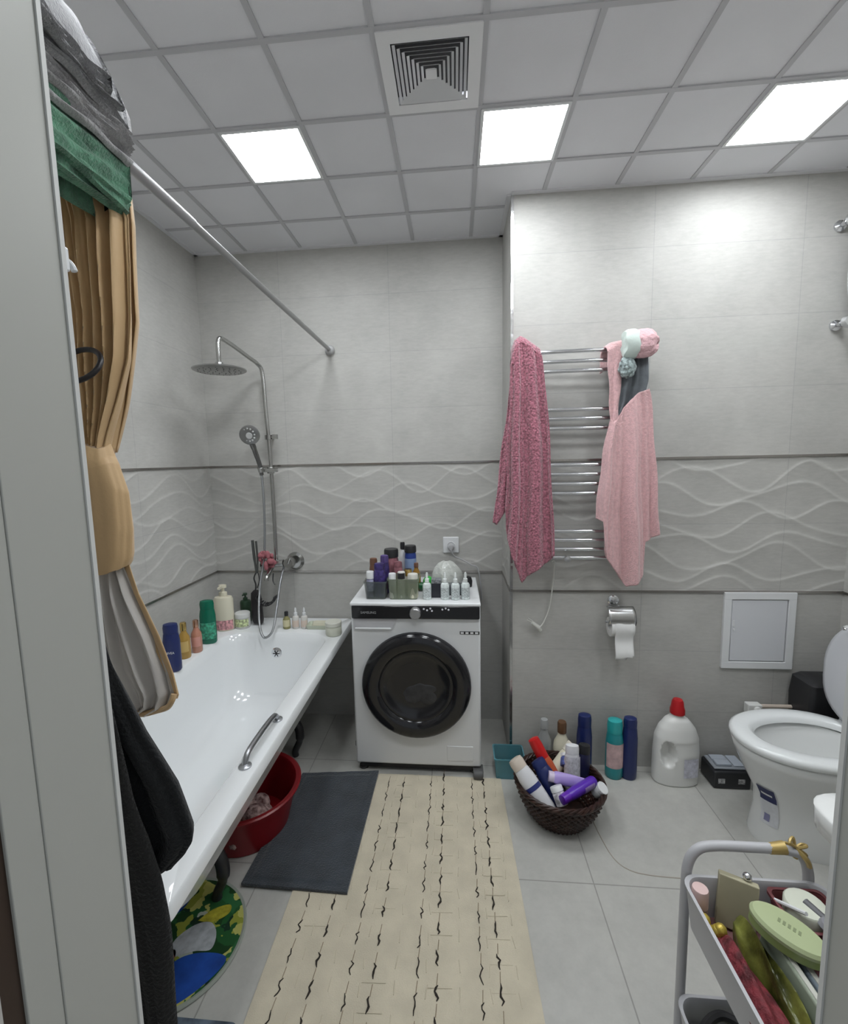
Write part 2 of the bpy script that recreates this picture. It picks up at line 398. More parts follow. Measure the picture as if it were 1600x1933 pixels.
for k, (x, z) in enumerate(((-.085, .826), (-.07, .82), (-.055, .828), (-.048, .817), (0, .824), (.015, .829), (.028, .823))):
    q = new(); lathe(q, [(0, 0), (.0045, 0), (.0045, .0012), (0, .0012)], tr((x, WY0-.014, z), (PI/2, 0, 0)), 10); obj('button', WO(q), mat('button glow', (.75, .75, .8), .3), w)
# detergent drawer
q = new()
pr = [(WX0+.012, .772), (-.212, .772), (-.236, .722), (WX0+.012, .722)]
loft(q, [[(x, WY0+.003, z) for x, z in pr], [(x, WY0-.004, z) for x, z in pr], [(-.32+(x+.32)*.94, WY0-.004, .747+(z-.747)*.8) for x, z in pr], [(-.32+(x+.32)*.94, WY0+.002-.0035, .747+(z-.747)*.8) for x, z in pr]], True, False, True)
dr = obj('detergent_drawer', WO(q), mat('drawer grey', (.56, .56, .58), .35), w, smooth=False)
obj('drawer_grip', WO(box(WX0+.02, -.24, WY0-.010, WY0-.002, .722, .731)), white_pl, dr, bevel=.003)
# door
DC = (-.128, WY0, .453)
def ylathe(prof, seg=56): q = new(); lathe(q, prof, tr(DC, (PI/2, 0, 0)), seg, cap=False); return q
obj('door_ring', WO(ylathe([(.257, -.004), (.257, .014), (.252, .026), (.240, .036), (.215, .040), (.195, .036), (.176, .028), (.170, .018), (.168, .008)])), black_gl, w)
g = obj('door_glass', WO(ylathe([(.172, .022), (.166, .023), (.150, .016), (.138, .007), (.10, .005), (.05, .0045), (.0001, .004)])), dark_gl, w)
q = new()
rnd = random.Random(3)
for k in range(7):
    a = rnd.uniform(-2.6, .3); r = rnd.uniform(.02, .085)
    ellipsoid(q, (DC[0]+r*math.cos(a), DC[1]-.0045, DC[2]-.01+r*math.sin(a)), (rnd.uniform(.03, .055), .0035, rnd.uniform(.018, .04)), 14)
obj('laundry', WO(q), mat('dim laundry', (.035, .035, .038), .5, vary=.3, vscale=30), g)
obj('filter_flap', WO(box(.012, .135, WY0-.0025, WY0+.002, .075, .15)), body_m, w, bevel=.002)
# sticker row
sr = obj('energy_stickers', WO(box(.078, .168, WY0-.0012, WY0+.001, .702, .716)), black_pl, w, smooth=False)
q = new()
for k in range(4): bx(q, .082+k*.022, .096+k*.022, WY0-.0018, WY0, .7045, .7135)
obj('sticker_print', WO(q), white_pl, sr, smooth=False)
for x in (WX0+.03, WX1-.03):
    for y in (WY0+.04, WY1-.05):
        q = new(); lathe(q, [(0, 0), (.022, 0), (.022, .012), (.012, .016), (.012, .05), (0, .05)], tr((x, y, 0))); obj('foot', WO(q), mat('dark rubber', (.05, .05, .05), .6), w)
obj('plinth', WO(box(WX0+.02, WX1-.02, WY0+.015, WY1-.02, .02, .046)), black_pl, w)
q = new(); lathe(q, [(0, -.022), (.018, -.022), (.022, -.012), (.022, .012), (.018, .022), (0, .022)], tr((.158, WY0-.02, .0235), (0, PI/2, 0))); bx(q, .135, .182, WY0-.02, WY0+.03, .012, .04)
obj('transport_roller', WO(q), mat('dark roller', (.09, .09, .09), .5), w)
tag(obj('power_clip', WO(box(WX0-.012, WX0, WY0+.05, WY0+.06, .1, .125)), black_pl, w))

# ------------------------------------------------------------------ bottle builder
def bottle(name, label, cat, loc, h, r, body, cap, kind='flip', flat=.62, rz=0, rot=None, lab=None, labz=(.25, .7), group=None, txt=None, capf=None):
    o = thing(name, label, cat, loc, rz, group, rot)
    if kind == 'flip':      # shampoo bottle with a wide flip cap
        c = capf or .2; hb = h*(1-c)
        prof = [(0, 0), (r*.86, 0), (r*.98, h*.03), (r, h*.15), (r*.98, hb*.8), (r*.86, hb*.97), (r*.8, hb), (0, hb)]
        cp = [(0, hb+.0006), (r*.84, hb+.0006), (r*.86, hb+h*c*.6), (r*.78, h*.985), (r*.5, h), (0, h)]
    elif kind == 'round':     # jar
        c = capf or .3; hb = h*(1-c)
        prof = [(0, 0), (r*.92, 0), (r, h*.06), (r, hb*.9), (r*.9, hb), (0, hb)]
        cp = [(0, hb+.0006), (r*1.02, hb+.0006), (r*1.02, h*.96), (r*.94, h), (0, h)]
    elif kind == 'drop':      # dropper bottle
        hb = h*.62
        prof = [(0, 0), (r*.9, 0), (r, h*.03), (r, hb*.86), (r*.8, hb*.96), (r*.42, hb), (0, hb)]
        cp = [(0, hb+.0004), (r*.5, hb+.0004), (r*.5, h*.76), (r*.28, h*.78), (r*.30, h*.93), (r*.16, h), (0, h)]
    elif kind == 'neck':      # narrow-neck bottle with a screw cap
        c = capf or .16; hb = h*(1-c)
        prof = [(0, 0), (r*.9, 0), (r, h*.04), (r, hb*.62), (r*.9, hb*.76), (r*.5, hb*.92), (r*.42, hb), (0, hb)]
        cp = [(0, hb+.0004), (r*.52, hb+.0004), (r*.52, h*.97), (r*.44, h), (0, h)]
    elif kind == 'tube':      # squeeze tube standing on its cap
        c = capf or .14; hb = h*c
        prof = [(0, hb), (r*.9, hb), (r, hb+h*.05), (r*.9, h*.6), (r*.7, h*.97), (r*.7, h), (0, h)]
        cp = [(0, 0), (r*.85, 0), (r*.85, hb), (0, hb)]
    elif kind == 'pump':
        hb = h*.76
        prof = [(0, 0), (r*.92, 0), (r, h*.03), (r, hb*.9), (r*.88, hb*.97), (r*.4, hb), (0, hb)]
        cp = [(0, hb+.0004), (r*.42, hb+.0004), (r*.42, h*.84), (r*.18, h*.86), (r*.18, h*.93), (r*.40, h*.94), (r*.40, h), (0, h)]
    sy = flat if kind in ('flip', 'pump') else 1
    if kind == 'tube':
        q = new(); rings = []
        for rr, z in prof:
            f = 1-(z-hb)/(h-hb)*.85
            rings.append([(max(rr, 1e-5)*math.cos(2*PI*i/24)*(1+.25*(1-f)), max(rr, 1e-5)*math.sin(2*PI*i/24)*f, z) for i in range(24)])
        loft(q, rings, True, True, True)
    else:
        q = new(); lathe(q, prof, None, 28, 1, sy)
    obj('body', q, body, o)
    q = new(); lathe(q, cp, None, 24, 1, sy)
    if kind == 'pump': bx(q, -r*.12, r*.12, -r*1.0, 0, h*.95, h*.995)
    obj('pump' if kind == 'pump' else 'cap', q, cap, o)
    if lab:
        q = new(); z0, z1 = labz[0]*h, labz[1]*h; rr = r*1.008+.0003
        seg = 22; rings = []
        for z in (z0, z1):
            rings.append([(rr*math.cos(a), rr*sy*math.sin(a), z) for a in [PI*1.5-1.25+2.5*k/seg for k in range(seg+1)]])
        loft(q, rings, False); obj('label_sticker', q, lab, o)
    if txt:
        s, tm, sz, z = txt
        text('lettering', s, sz, tm, o, (0, -r*sy-.0016, z*h))
    return o
whiteP = mat('white print', (.8, .8, .8), .5)
cream_m = mat('cream plastic', (.72, .68, .54), .35)
amber = mat('amber gold liquid', (.42, .25, .05), .2, coat=.5)
rosegold = mat('rose gold liquid', (.48, .22, .15), .2, coat=.5)
gold = mat('gold metal', (.70, .50, .18), .25, 1)
green_b = mat('shampoo green', (.0, .13, .075), .25)
lab_pale = mat('pale label', (.66, .66, .60), .6, vary=.15, vscale=60)
lab_green = mat('leaf print label', (.55, .62, .35), .6, vary=.5, vscale=90)
lab_pink = mat('flower print label', (.6, .30, .32), .6, vary=.5, vscale=80)
Z = TZ+.0005
bottle('shampoo_bottle', 'navy blue shampoo bottle nearest the curtain on the bathtub rim', 'bottle', (-1.188, 1.80, Z), .215, .036, navy, navy, 'flip', .8, .25, txt=('NIVEA', whiteP, .014, .42), group='bottles on the bathtub rim')
bottle('shower_gel_bottle', 'amber gold bottle with gold cap between the navy and rose gold bottles', 'bottle', (-1.215, 1.93, Z), .170, .027, amber, gold, 'neck', capf=.22, lab=mat('gold label', (.6, .42, .15), .4), labz=(.2, .5), group='bottles on the bathtub rim')
bottle('shower_gel_bottle', 'rose gold bottle just left of the green shampoo bottle', 'bottle', (-1.195, 1.998, Z), .158, .025, rosegold, mat('rose gold cap', (.7, .42, .3), .25, 1), 'neck', capf=.22, lab=mat('rose label', (.62, .30, .25), .4), labz=(.2, .5), group='bottles on the bathtub rim')
bottle('shampoo_bottle', 'green shampoo bottle with curved shoulders on the bathtub rim', 'bottle', (-1.195, 2.105, Z), .222, .040, green_b, green_b, 'flip', .7, .2, lab=mat('green white print', (.05, .32, .2), .4, vary=.6, vscale=70), labz=(.12, .5), group='bottles on the bathtub rim')
bottle('lotion_bottle', 'tall cream pump bottle with pink flower print in the corner of the tub', 'bottle', (-1.205, 2.285, Z), .250, .052, cream_m, cream_m, 'pump', .7, .1, lab=lab_pink, labz=(.03, .24), group='bottles on the bathtub rim')
bottle('cream_jar', 'squat white bottle with green leaf print right of the cream pump bottle', 'bottle', (-1.120, 2.32, Z), .085, .040, white_mt, white_mt, 'round', lab=lab_green, labz=(.15, .65))
bottle('soap_pump', 'small bottle with dark green pump behind the squat leaf-print bottle', 'bottle', (-1.145, 2.415, Z), .165, .030, mat('dark green plastic', (.02, .05, .025), .4), mat('dark green plastic', (.02, .05, .025), .4), 'pump', 1)
bottle('oil_bottle', 'small yellow-labelled bottle with black cap on the back rim', 'bottle', (-.865, 2.31, Z), .095, .020, mat('olive glass', (.30, .28, .12), .2), black_pl, 'neck', capf=.25, lab=mat('yellow label', (.65, .60, .38), .6), labz=(.15, .55))
sw = bottle('dropper_bottle', 'left one of the two small clear-white dropper bottles on the back rim', 'bottle', (-.815, 2.315, Z), .115, .019, mat('frosted glass', (.70, .68, .64), .2, coat=.4), white_pl, 'drop', lab=mat('peach label', (.70, .58, .50), .6), labz=(.1, .42), group='small dropper bottles on the tub rim')
dup(sw, (-.768, 2.318, Z), 'right one of the two small clear-white dropper bottles on the back rim')
s = thing('soap_dish', 'low pale green rectangular soap box on the back rim of the tub', 'soap dish', (-.675, 2.33, Z))
pale_g = mat('pale green plastic', (.58, .62, .50), .35)
obj('tray', loft(new(), [rrect(-.075, .075, -.035, .035, .012, 0), rrect(-.08, .08, -.04, .04, .014, .022), rrect(-.076, .076, -.036, .036, .012, .022), rrect(-.07, .07, -.03, .03, .01, .008)], True, True, True), pale_g, s)
obj('soap_bar', loft(new(), [rrect(-.045, .045, -.022, .022, .012, .008), rrect(-.05, .05, -.026, .026, .014, .02), rrect(-.045, .045, -.02, .02, .014, .032), rrect(-.03, .03, -.01, .01, .008, .036)], True, True, True), mat('soap', (.66, .64, .50), .5), s)
bottle('cream_jar', 'round pale cream jar at the corner of the tub beside the washing machine', 'jar', (-.582, 2.235, Z), .072, .042, mat('pale cream jar', (.62, .63, .53), .35), mat('pale cream lid', (.68, .68, .60), .3), 'round')

# ------------------------------------------------------------------ shower column
s = thing('shower_column', 'chrome shower column with rain head, hand shower and mixer tap on the back wall', 'shower', (-.955, YB, .93))
def SO(bm): bmesh.ops.translate(bm, verts=bm.verts[:], vec=(.955, -YB, -.93)); return bm
dchrome = mat('shower chrome', (.46, .46, .45), .2, 1)
q = new(); tube(q, smooth_path([(-.950, 2.42, .93), (-.948, 2.42, 1.2), (-.950, 2.42, 1.5), (-.962, 2.42, 1.80), (-.970, 2.42, 1.99), (-.985, 2.395, 2.035), (-1.0, 2.33, 2.055), (-1.02, 2.2, 2.085), (-1.03, 2.12, 2.095), (-1.036, 2.10, 2.085), (-1.038, 2.095, 2.05), (-1.038, 2.095, 1.975)], 7), .0105, 14)
obj('riser_pipe', SO(q), dchrome, s)
q = new(); lathe(q, [(0, -.004), (.112, -.004), (.120, 0), (.121, .005), (.11, .009), (.03, .013), (.02, .02), (.018, .036), (.012, .04), (0, .04)], tr((-1.038, 2.095, 1.945)), 40)
rh = obj('rain_head', SO(q), mat('rain head', (.38, .38, .375), .28, .9), s)
q = new()
for rr in (.02, .045, .07, .095):
    n_ = int(rr*220)
    for k in range(n_): lathe(q, [(0, -.002), (.0025, -.002), (.003, 0), (0, 0)], tr((-1.038+rr*math.cos(2*PI*k/n_), 2.095+rr*math.sin(2*PI*k/n_), 1.9405)), 6)
obj('nozzles', SO(q), mat('nozzle rubber', (.2, .2, .2), .6), rh)
q = new(); tube(q, [(-.953, 2.42, 1.645), (-.953, YB, 1.645)], .009, 10); lathe(q, [(0, -.012), (.02, -.012), (.02, .012), (0, .012)], tr((-.955, 2.42, 1.645))); tube(q, [(-.955, 2.42, 1.645), (-.918, 2.42, 1.648)], .008, 10); bx(q, -.93, -.905, 2.41, 2.43, 1.635, 1.66)
obj('wall_bracket', SO(q), dchrome, s)
q = new(); bx(q, -.995, -.91, 2.395, 2.42, 1.455, 1.475); lathe(q, [(0, -.018), (.02, -.018), (.02, .018), (0, .018)], tr((-.953, 2.42, 1.465))); lathe(q, [(0, -.016), (.016, -.012), (.018, .016), (0, .016)], tr((-.995, 2.39, 1.468), (.3, 0, 0)))
obj('slider', SO(q), dchrome, s, bevel=.003)
q = new(); tube(q, smooth_path([(-.995, 2.395, 1.44), (-1.0, 2.385, 1.50), (-1.012, 2.365, 1.57), (-1.018, 2.35, 1.61)], 5), [.011]*4+[.012]*4+[.013]*4+[.015]*4, 12)
hs = obj('hand_shower', SO(q), mat('dark chrome', (.22, .22, .22), .25, 1), s)
q = new(); lathe(q, [(0, .012), (.040, .012), (.052, .006), (.053, -.004), (.04, -.012), (0, -.014)], tr((-1.02, 2.33, 1.655), (PI/2+.35, 0, .2)), 28); obj('spray_face', SO(q), mat('spray face', (.28, .28, .28), .3, .8), hs)
q = new()
for k in range(12): ellipsoid(q, (-1.02+.032*math.cos(k*PI/6), 2.317-.012*math.sin(k*PI/6), 1.655+.032*math.sin(k*PI/6)), (.005, .004, .005), 6)
lathe(q, [(0, .016), (.016, .016), (.018, .01), (0, .01)], tr((-1.02, 2.33, 1.655), (PI/2+.35, 0, .2)), 14)
obj('nozzle_ring', SO(q), mat('spray light grey', (.55, .55, .55), .3), hs)
q = new(); tube(q, smooth_path([(-.995, 2.395, 1.44), (-.990, 2.39, 1.25), (-1.0, 2.38, 1.0), (-1.015, 2.34, .85), (-1.0, 2.27, .72), (-.972, 2.215, .625), (-.940, 2.195, .592), (-.905, 2.215, .625), (-.905, 2.28, .72), (-.908, 2.36, .85), (-.905, 2.415, .92)], 8), .0065, 8)
obj('hose', SO(q), mat('hose metal', (.35, .36, .37), .3, .9, bump=.8, bscale=400), s)
q = new(); tube(q, [(-1.03, 2.40, .935), (-.90, 2.40, .945)], .02, 18); tube(q, [(-.90, 2.40, .945), (-.862, 2.45, .94)], .014, 12); tube(q, [(-1.02, 2.40, .935), (-1.02, 2.46, .94)], .014, 12)
lathe(q, [(0, 0), (.050, 0), (.052, .006), (.038, .024), (0, .028)], tr((-.860, YB, .94), (PI/2, 0, 0))); lathe(q, [(0, 0), (.036, 0), (.036, .006), (.028, .018), (0, .02)], tr((-1.02, YB, .94), (PI/2, 0, 0)))
obj('mixer', SO(q), dchrome, s)
q = new(); tube(q, [(-.868, 2.42, .945), (-.864, 2.37, .95)], [.03, .026], 20); tube(q, [(-.864, 2.37, .95), (-.845, 2.355, .985)], .006, 8); obj('mixer_knob', SO(q), dchrome, s)
q = new(); tube(q, smooth_path([(-.965, 2.40, .93), (-.965, 2.37, .915), (-.962, 2.31, .89), (-.962, 2.30, .87)], 5), .013, 12); obj('spout', SO(q), dchrome, s)
# things hung on the mixer
q = new()
rnd = random.Random(5)
for k in range(26): ellipsoid(q, (-.985+rnd.uniform(-.035, .035), 2.365+rnd.uniform(-.018, .018), .965+rnd.uniform(-.035, .045)), (rnd.uniform(.01, .02), .012, rnd.uniform(.01, .02)), 8)
tag(obj('bath_sponge', q, mat('dusky pink net', (.36, .12, .14), .7, bump=1, bscale=120)), 'dark pink net sponge perched on the shower mixer', 'sponge')
q = new(); tube(q, smooth_path([(-1.05, 2.35, 1.085), (-1.045, 2.35, .98), (-1.038, 2.35, .90)], 5), [.008]*6+[.006]*5, 8); tube(q, smooth_path([(-1.03, 2.35, 1.08), (-1.028, 2.35, .98), (-1.034, 2.35, .90)], 5), .006, 8)
tag(obj('brush_handle', q, mat('gunmetal', (.10, .105, .10), .4, .6)), 'thin dark double handle standing left of the shower riser above the mixer', 'brush handle')
t = thing('back_brush', 'black bath brush hanging left of the shower hose', 'brush', (-1.045, 2.36, .60))
obj('head', loft(new(), [rrect(-.028, .022, -.015, .015, .01, .01), rrect(-.034, .024, -.02, .02, .012, .03), rrect(-.036, .02, -.02, .02, .012, .14), rrect(-.034, .014, -.016, .016, .01, .185), rrect(-.02, .004, -.008, .008, .006, .20)], True, True, True), mat('black brush', (.015, .012, .014), .4), t)
q = new(); tube(q, smooth_path([(-.012, 0, .19), (-.006, 0, .23), (-.014, 0, .27), (.006, 0, .31)], 6), .004, 6); obj('hanging_loop', q, black_pl, t)
q = new(); pts = []
for k in range(120):
    u = k/119; a = PI*.75+u*PI*.8; R_ = .055
    c = Vector((-.98+R_*math.cos(a+PI*.35)*1.0, 2.33, .80+R_*math.sin(a+PI*.35)*1.3))
    pts.append(c+Vector((math.cos(u*2*PI*11)*.010, math.sin(u*2*PI*11)*.010, math.sin(u*2*PI*11+.8)*.008)))
tube(q, pts, .0032, 6)
tube(q, smooth_path([(-.94, 2.345, .90), (-.942, 2.34, .86), (-.928, 2.33, .84)], 5), .003, 6); tube(q, smooth_path([(-1.025, 2.345, .90), (-1.02, 2.34, .86), (-1.03, 2.33, .82)], 5), .003, 6)
tag(obj('spiral_cord', q, black_pl), 'black spiral cord looped below the shower mixer', 'cord')

# ------------------------------------------------------------------ shower rod, curtain, towels at the left
s = thing('shower_rod', 'grey metal shower curtain rod running from the doorway wall to the back wall', 'curtain rod', (-.607, YB, 2.108))
def rodp(y): f = (YB-y)/(YB-.4); return (-.607-.011*f, y, 2.108+.041*f)
b = new()
q = new(); tube(q, [Vector(rodp(y))-Vector((-.607, YB, 2.108)) for y in (YB-.012, 1.17)], .0105, 16); obj('thin_tube', q, mat('rod metal', (.36, .36, .36), .35, .7), s)
q = new(); tube(q, [Vector(rodp(y))-Vector((-.607, YB, 2.108)) for y in (1.20, .42)], .0125, 16); obj('thick_tube', q, mat('rod metal light', (.40, .40, .41), .35, .7), s)
q = new(); lathe(q, [(0, 0), (.024, 0), (.027, .012), (.022, .024), (.014, .03), (0, .03)], tr((0, 0, 0), (PI/2, 0, 0))); obj('end_cap', q, mat('rod cap', (.42, .42, .42), .5), s)
q = new(); lathe(q, [(0, 0), (.022, 0), (.022, .02), (0, .024)], tr((-.011, -(YB-YD-.001), .041), (-PI/2, 0, 0))); obj('end_cap', q, mat('rod cap', (.42, .42, .42), .5), s)

tan_m = mat('tan curtain', (.56, .375, .19), .55, sheen=.3, bump=.2, bscale=150, vary=.05, vscale=5)
lining_m = mat('curtain lining', (.60, .57, .54), .6, vary=.05, vscale=10)
c = thing('shower_curtain', 'tan shower curtain knotted in the middle, white lining showing at its lower end', 'curtain', (0, 0, 0))
YC = .90
def withy(rows, y): return [(*r, y) for r in rows]
b = new(); sheet(b, [(2.115, -.745, -.600, YC-.02)]+withy([(2.002, -.749, -.581), (1.911, -.754, -.585), (1.808, -.743, -.594), (1.724, -.747, -.606), (1.639, -.733, -.635), (1.573, -.728, -.66), (1.534, -.72, -.672)], YC), 120, 60, .014, 7.3, .4, 2.2, .05, 4, wob=.002)
sheet(b, [(2.11, -.745, -.605, YC+.05)]+withy([(2.0, -.745, -.590), (1.808, -.735, -.602), (1.639, -.73, -.645), (1.534, -.72, -.68)], YC+.035), 70, 40, .012, 4.3, 2, -1.5, .05, 9, wob=.002)
obj('upper_drape', b, tan_m, c, solid=.002)
# the bundled knot: rings of a lofted, creased bag
def bag(rows, y, dy, amp, nf, seed, tw=0):
    rnd = random.Random(seed); ph = rnd.random()*6; q = new(); rings = []
    K = len(rows)-1
    for j in range(41):
        t_ = j/40*K; i = min(int(t_), K-1); f = t_-i; f = f*f*(3-2*f)
        z_, xl, xr = [a*(1-f)+b_*f for a, b_ in zip(rows[i], rows[i+1])]
        cx, rx = (xl+xr)/2, (xr-xl)/2
        rings.append([(cx+rx*(1+amp*math.sin(nf*a+ph+tw*j/40)+amp*.6*math.sin(2.3*nf*a+j*.35))*math.cos(a), y+dy*rx/abs(rx+1e-9)*(1+amp*math.sin(nf*a+tw*j/40))*math.sin(a)*min(1, rx/.03), z_+.006*math.sin(2*a+j*.2)) for a in [2*PI*k/72 for k in range(72)]])
    return loft(q, rings, True, True, True)
obj('knot', bag([(1.548, -.715, -.668), (1.52, -.722, -.660), (1.505, -.725, -.651), (1.45, -.727, -.634), (1.37, -.728, -.631), (1.31, -.728, -.636), (1.29, -.724, -.642), (1.282, -.715, -.655)], YC, .035, .035, 7, 2, 3), tan_m, c)
b = new(); sheet(b, withy([(1.30, -.724, -.662), (1.227, -.727, -.641), (1.13, -.727, -.603), (1.044, -.717, -.577), (.994, -.69, -.566), (.964, -.674, -.581), (.950, -.667, -.62)], YC), 60, 50, .010, 3.2, 1, .5, .3, 5)
obj('lining', b, lining_m, c, solid=.002)
b = new(); sheet(b, withy([(1.31, -.676, -.650), (1.227, -.655, -.628), (1.13, -.618, -.590), (1.044, -.584, -.564), (.994, -.572, -.555), (.985, -.574, -.56)], YC+.004), 8, 40, .004, 1, 0, 0, .3, 6, wob=.001)
hem = smooth_path([(-.563, YC-.004, .998), (-.566, YC-.008, .985), (-.580, YC-.006, .968), (-.610, YC-.002, .956), (-.640, YC-.004, .949), (-.668, YC-.003, .950)], 8)
tube(b, hem, .0055, 8)
obj('hem', b, tan_m, c, solid=.002)

# black ring hanging in front of the curtain
q = new(); tube(q, [(-.653+.043*math.cos(a), .83+.02*math.sin(a), 1.699+.034*math.sin(a)) for a in [2*PI*k/40 for k in range(40)]], .0052, 10, closed=True)
tag(obj('black_ring', q, mat('black rubber ring', (.012, .01, .012), .35)), 'thin black plastic ring hanging against the tan curtain', 'ring')
# white hook on the frame
t = thing('adhesive_hook', 'small white hook stuck to the inner edge of the doorway frame', 'hook', (JL-.008, YD+.016, 1.70))
obj('plate', box(.000, .009, -.004, .003, -.012, .010), white_pl, t, bevel=.002)
q = new(); tube(q, smooth_path([(.002, .003, .002), (.006, .007, -.003), (.008, .008, -.009)], 5), .0028, 8); obj('peg', q, white_pl, t)

# towels folded over the rod: U shaped layers in cross-section, running along the rod
def draped(name, label, m, layers, y0, y1, parent_mats=None, seed=1):
    t = thing(name, label, 'towel', (rodp((y0+y1)/2)[0], (y0+y1)/2, rodp((y0+y1)/2)[2]))
    O = Vector(t.location); rnd = random.Random(seed)
    for (w_, top, bot, th, ya, yb, cx, nm) in layers:
        q = new(); rings = []; n = 46; ph = rnd.random()*6
        for j in range(n+1):
            f = j/n; y = ya+(yb-ya)*f
            e = min(1, min(f, 1-f)/.06); e = math.sqrt(max(0, 1-(1-e)**2))*.75+.25
            cxx = rodp(y)[0]+cx; zr = rodp(y)[2]
            ring = []
            outer, inner = [], []
            for k in range(15):       # inverted U, outside then inside
                a = PI*k/14
                wv = 1+.05*math.sin(13*f+ph+k*.6)+.03*math.sin(29*f+ph*2+k)
                outer.append((cxx-math.cos(a)*w_*wv*(1 if e > .9 else .97), y+.004*math.sin(k), zr+top*math.sin(a)**.7*wv))
                inner.append((cxx-math.cos(a)*max(w_-th*e, .002), y, zr+max(top-th*e, .001)*math.sin(a)**.7))
            zb1 = zr-bot*(1+.035*math.sin(9*f+ph)); zb2 = zr-bot*.93*(1+.04*math.sin(7*f+ph*3))
            pl = lambda k_, s_: s_*(.0055*math.sin(k_*1.35+1.8*math.sin(3*f+ph)+5*f+ph)+.002*math.sin(23*f+k_))
            NS = 18
            ring = [(outer[0][0]+.004, y, zb1)] + [(outer[0][0]+pl(k_, -1), y, zb1+(zr-zb1)*k_/NS) for k_ in range(1, NS)] + outer + [(outer[-1][0]+pl(k_, 1), y, zr-(zr-zb2)*k_/NS) for k_ in range(1, NS)] + [(outer[-1][0]+.002, y, zb2), (outer[-1][0]-.006, y, zb2-.003)] + [(inner[-1][0], y, zb2+.006)] + [(inner[-1][0], y, zr-bot*.5)] + inner[::-1] + [(inner[0][0], y, zr-bot*.5), (inner[0][0], y, zb1+.006)]
            rings.append([Vector(p)-O for p in ring])
        loft(q, rings, True, True, True)
        obj(nm, q, m, t, ang=60)
    return t
terry = dict(bump=1, bscale=220, bdist=.004)
green_t = mat('green towel', (.075, .20, .125), .9, sheen=.3, vary=.45, vscale=26, **terry)
grey_t = mat('grey towel', (.36, .355, .36), .95, sheen=.3, vary=.12, vscale=30, **terry)
gl = [(.022+.0095*k, .018+.010*k, .150-.006*k, .009, .45+.01*(k % 3), .905-.010*(k % 2), -.0, 'fold') for k in range(4)]
draped('green_towel', 'dark green towel folded over the shower rod under the grey towels', green_t, gl, .45, .90, seed=3)
gl = [(.060, .056, .060, .009, .45, .893, 0, 'fold'), (.070, .068, .040, .010, .45, .885, 0, 'fold')]
draped('grey_towel', 'thin grey towel folded over the rod directly above the green one', grey_t, gl, .45, .9, seed=8)
gl = [(.080, .083, .012, .011, .45, .868, 0, 'fold'), (.090, .100, -.005, .014, .45, .835, 0, 'fold'), (.095, .128, -.03, .020, .45, .80, 0, 'fold')]
draped('bath_towel', 'thick grey bath towel topmost on the pile over the shower rod', mat('grey bath towel', (.31, .31, .32), .95, sheen=.3, vary=.15, vscale=25, **terry), gl, .45, .87, seed=12)

# dark towels hanging just inside the doorway
dark_t = mat('black towel', (.008, .009, .010), .95, sheen=.06, **terry)
dark_t2 = mat('charcoal towel', (.018, .0175, .017), .95, sheen=.08, **terry)
b = new(); YT = .50
sheet(b, withy([(1.50, -.45, -.435), (1.40, -.44, -.42), (1.27, -.43, -.388), (1.227, -.43, -.372), (1.156, -.43, -.345), (1.085, -.42, -.309), (1.025, -.42, -.292), (1.010, -.42, -.2905), (.992, -.42, -.300), (.968, -.42, -.322), (.962, -.41, -.34)], YT+.02), 40, 50, .006, 2, 0, .4, .2, 3)
tag(obj('black_towel', b, dark_t, solid=.014), 'black terry towel hanging inside the doorway in front of the bathtub', 'towel')
b = new()
sheet(b, withy([(1.20, -.42, -.365), (1.083, -.42, -.350), (1.024, -.42, -.334), (.962, -.42, -.325), (.9, -.42, -.321), (.811, -.42, -.321), (.744, -.42, -.319), (.60, -.42, -.317)], YT-.005), 30, 50, .005, 2, 1, .8, .2, 4)
tag(obj('charcoal_towel', b, dark_t2, solid=.010), 'charcoal cloth hanging lowest at the doorway in front of the black towel', 'towel')

# ------------------------------------------------------------------ towel radiator and towels
R0, R1 = .375, .885
s = thing('towel_radiator', 'chrome ladder towel radiator on the right-hand tiled wall between pink towels', 'towel radiator', (.63, YF, 1.5))
def RO(bm): bmesh.ops.translate(bm, verts=bm.verts[:], vec=(-.63, -YF, -1.5)); return bm
for x in (R0, R1):
    q = new(); tube(q, [(x, 2.058, 1.015), (x, 2.058, 1.985)], .013, 14); obj('post', RO(q), chrome, s)
for z in (1.953, 1.911, 1.871, 1.708, 1.669, 1.628, 1.470, 1.428, 1.386, 1.344, 1.175, 1.135, 1.094, 1.055):
    q = new(); tube(q, smooth_path([(R0, 2.055, z), (R0+.08, 2.04, z), ((R0+R1)/2, 2.030, z), (R1-.08, 2.04, z), (R1, 2.055, z)], 5), .0085, 12); obj('bar', RO(q), chrome, s)
for x in (R0, R1):
    for z in (1.13, 1.88):
        q = new(); tube(q, [(x, 2.06, z), (x, YF-.002, z)], .008, 10); obj('bracket', RO(q), chrome, s)
q = new(); tube(q, [(.556, 2.04, 1.055), (.556, 2.0, 1.055)], .010, 12); lathe(q, [(0, 0), (.014, 0), (.014, .012), (0, .016)], tr((.556, 2.005, 1.055), (PI/2, 0, 0))); obj('bleed_valve', RO(q), steel, s)
rad = s; s = bpy.data.objects.new('power_cord', None); COL.objects.link(s); s.parent = rad; s.location = (-.15, 2.09-YF, .72-1.5); s['label'] = 'thin white cord with an unplugged plug'
q = new(); tube(q, [Vector(p)-Vector((.48, 2.09, .72)) for p in smooth_path([(.5, 2.07, 1.03), (.518, 2.085, 1.02), (.515, 2.095, .926), (.500, 2.10, .80), (.478, 2.10, .735), (.462, 2.095, .712), (.45, 2.09, .708)], 8)], .0032, 8); obj('cable', q, mat('cord white', (.62, .62, .58), .5), s)
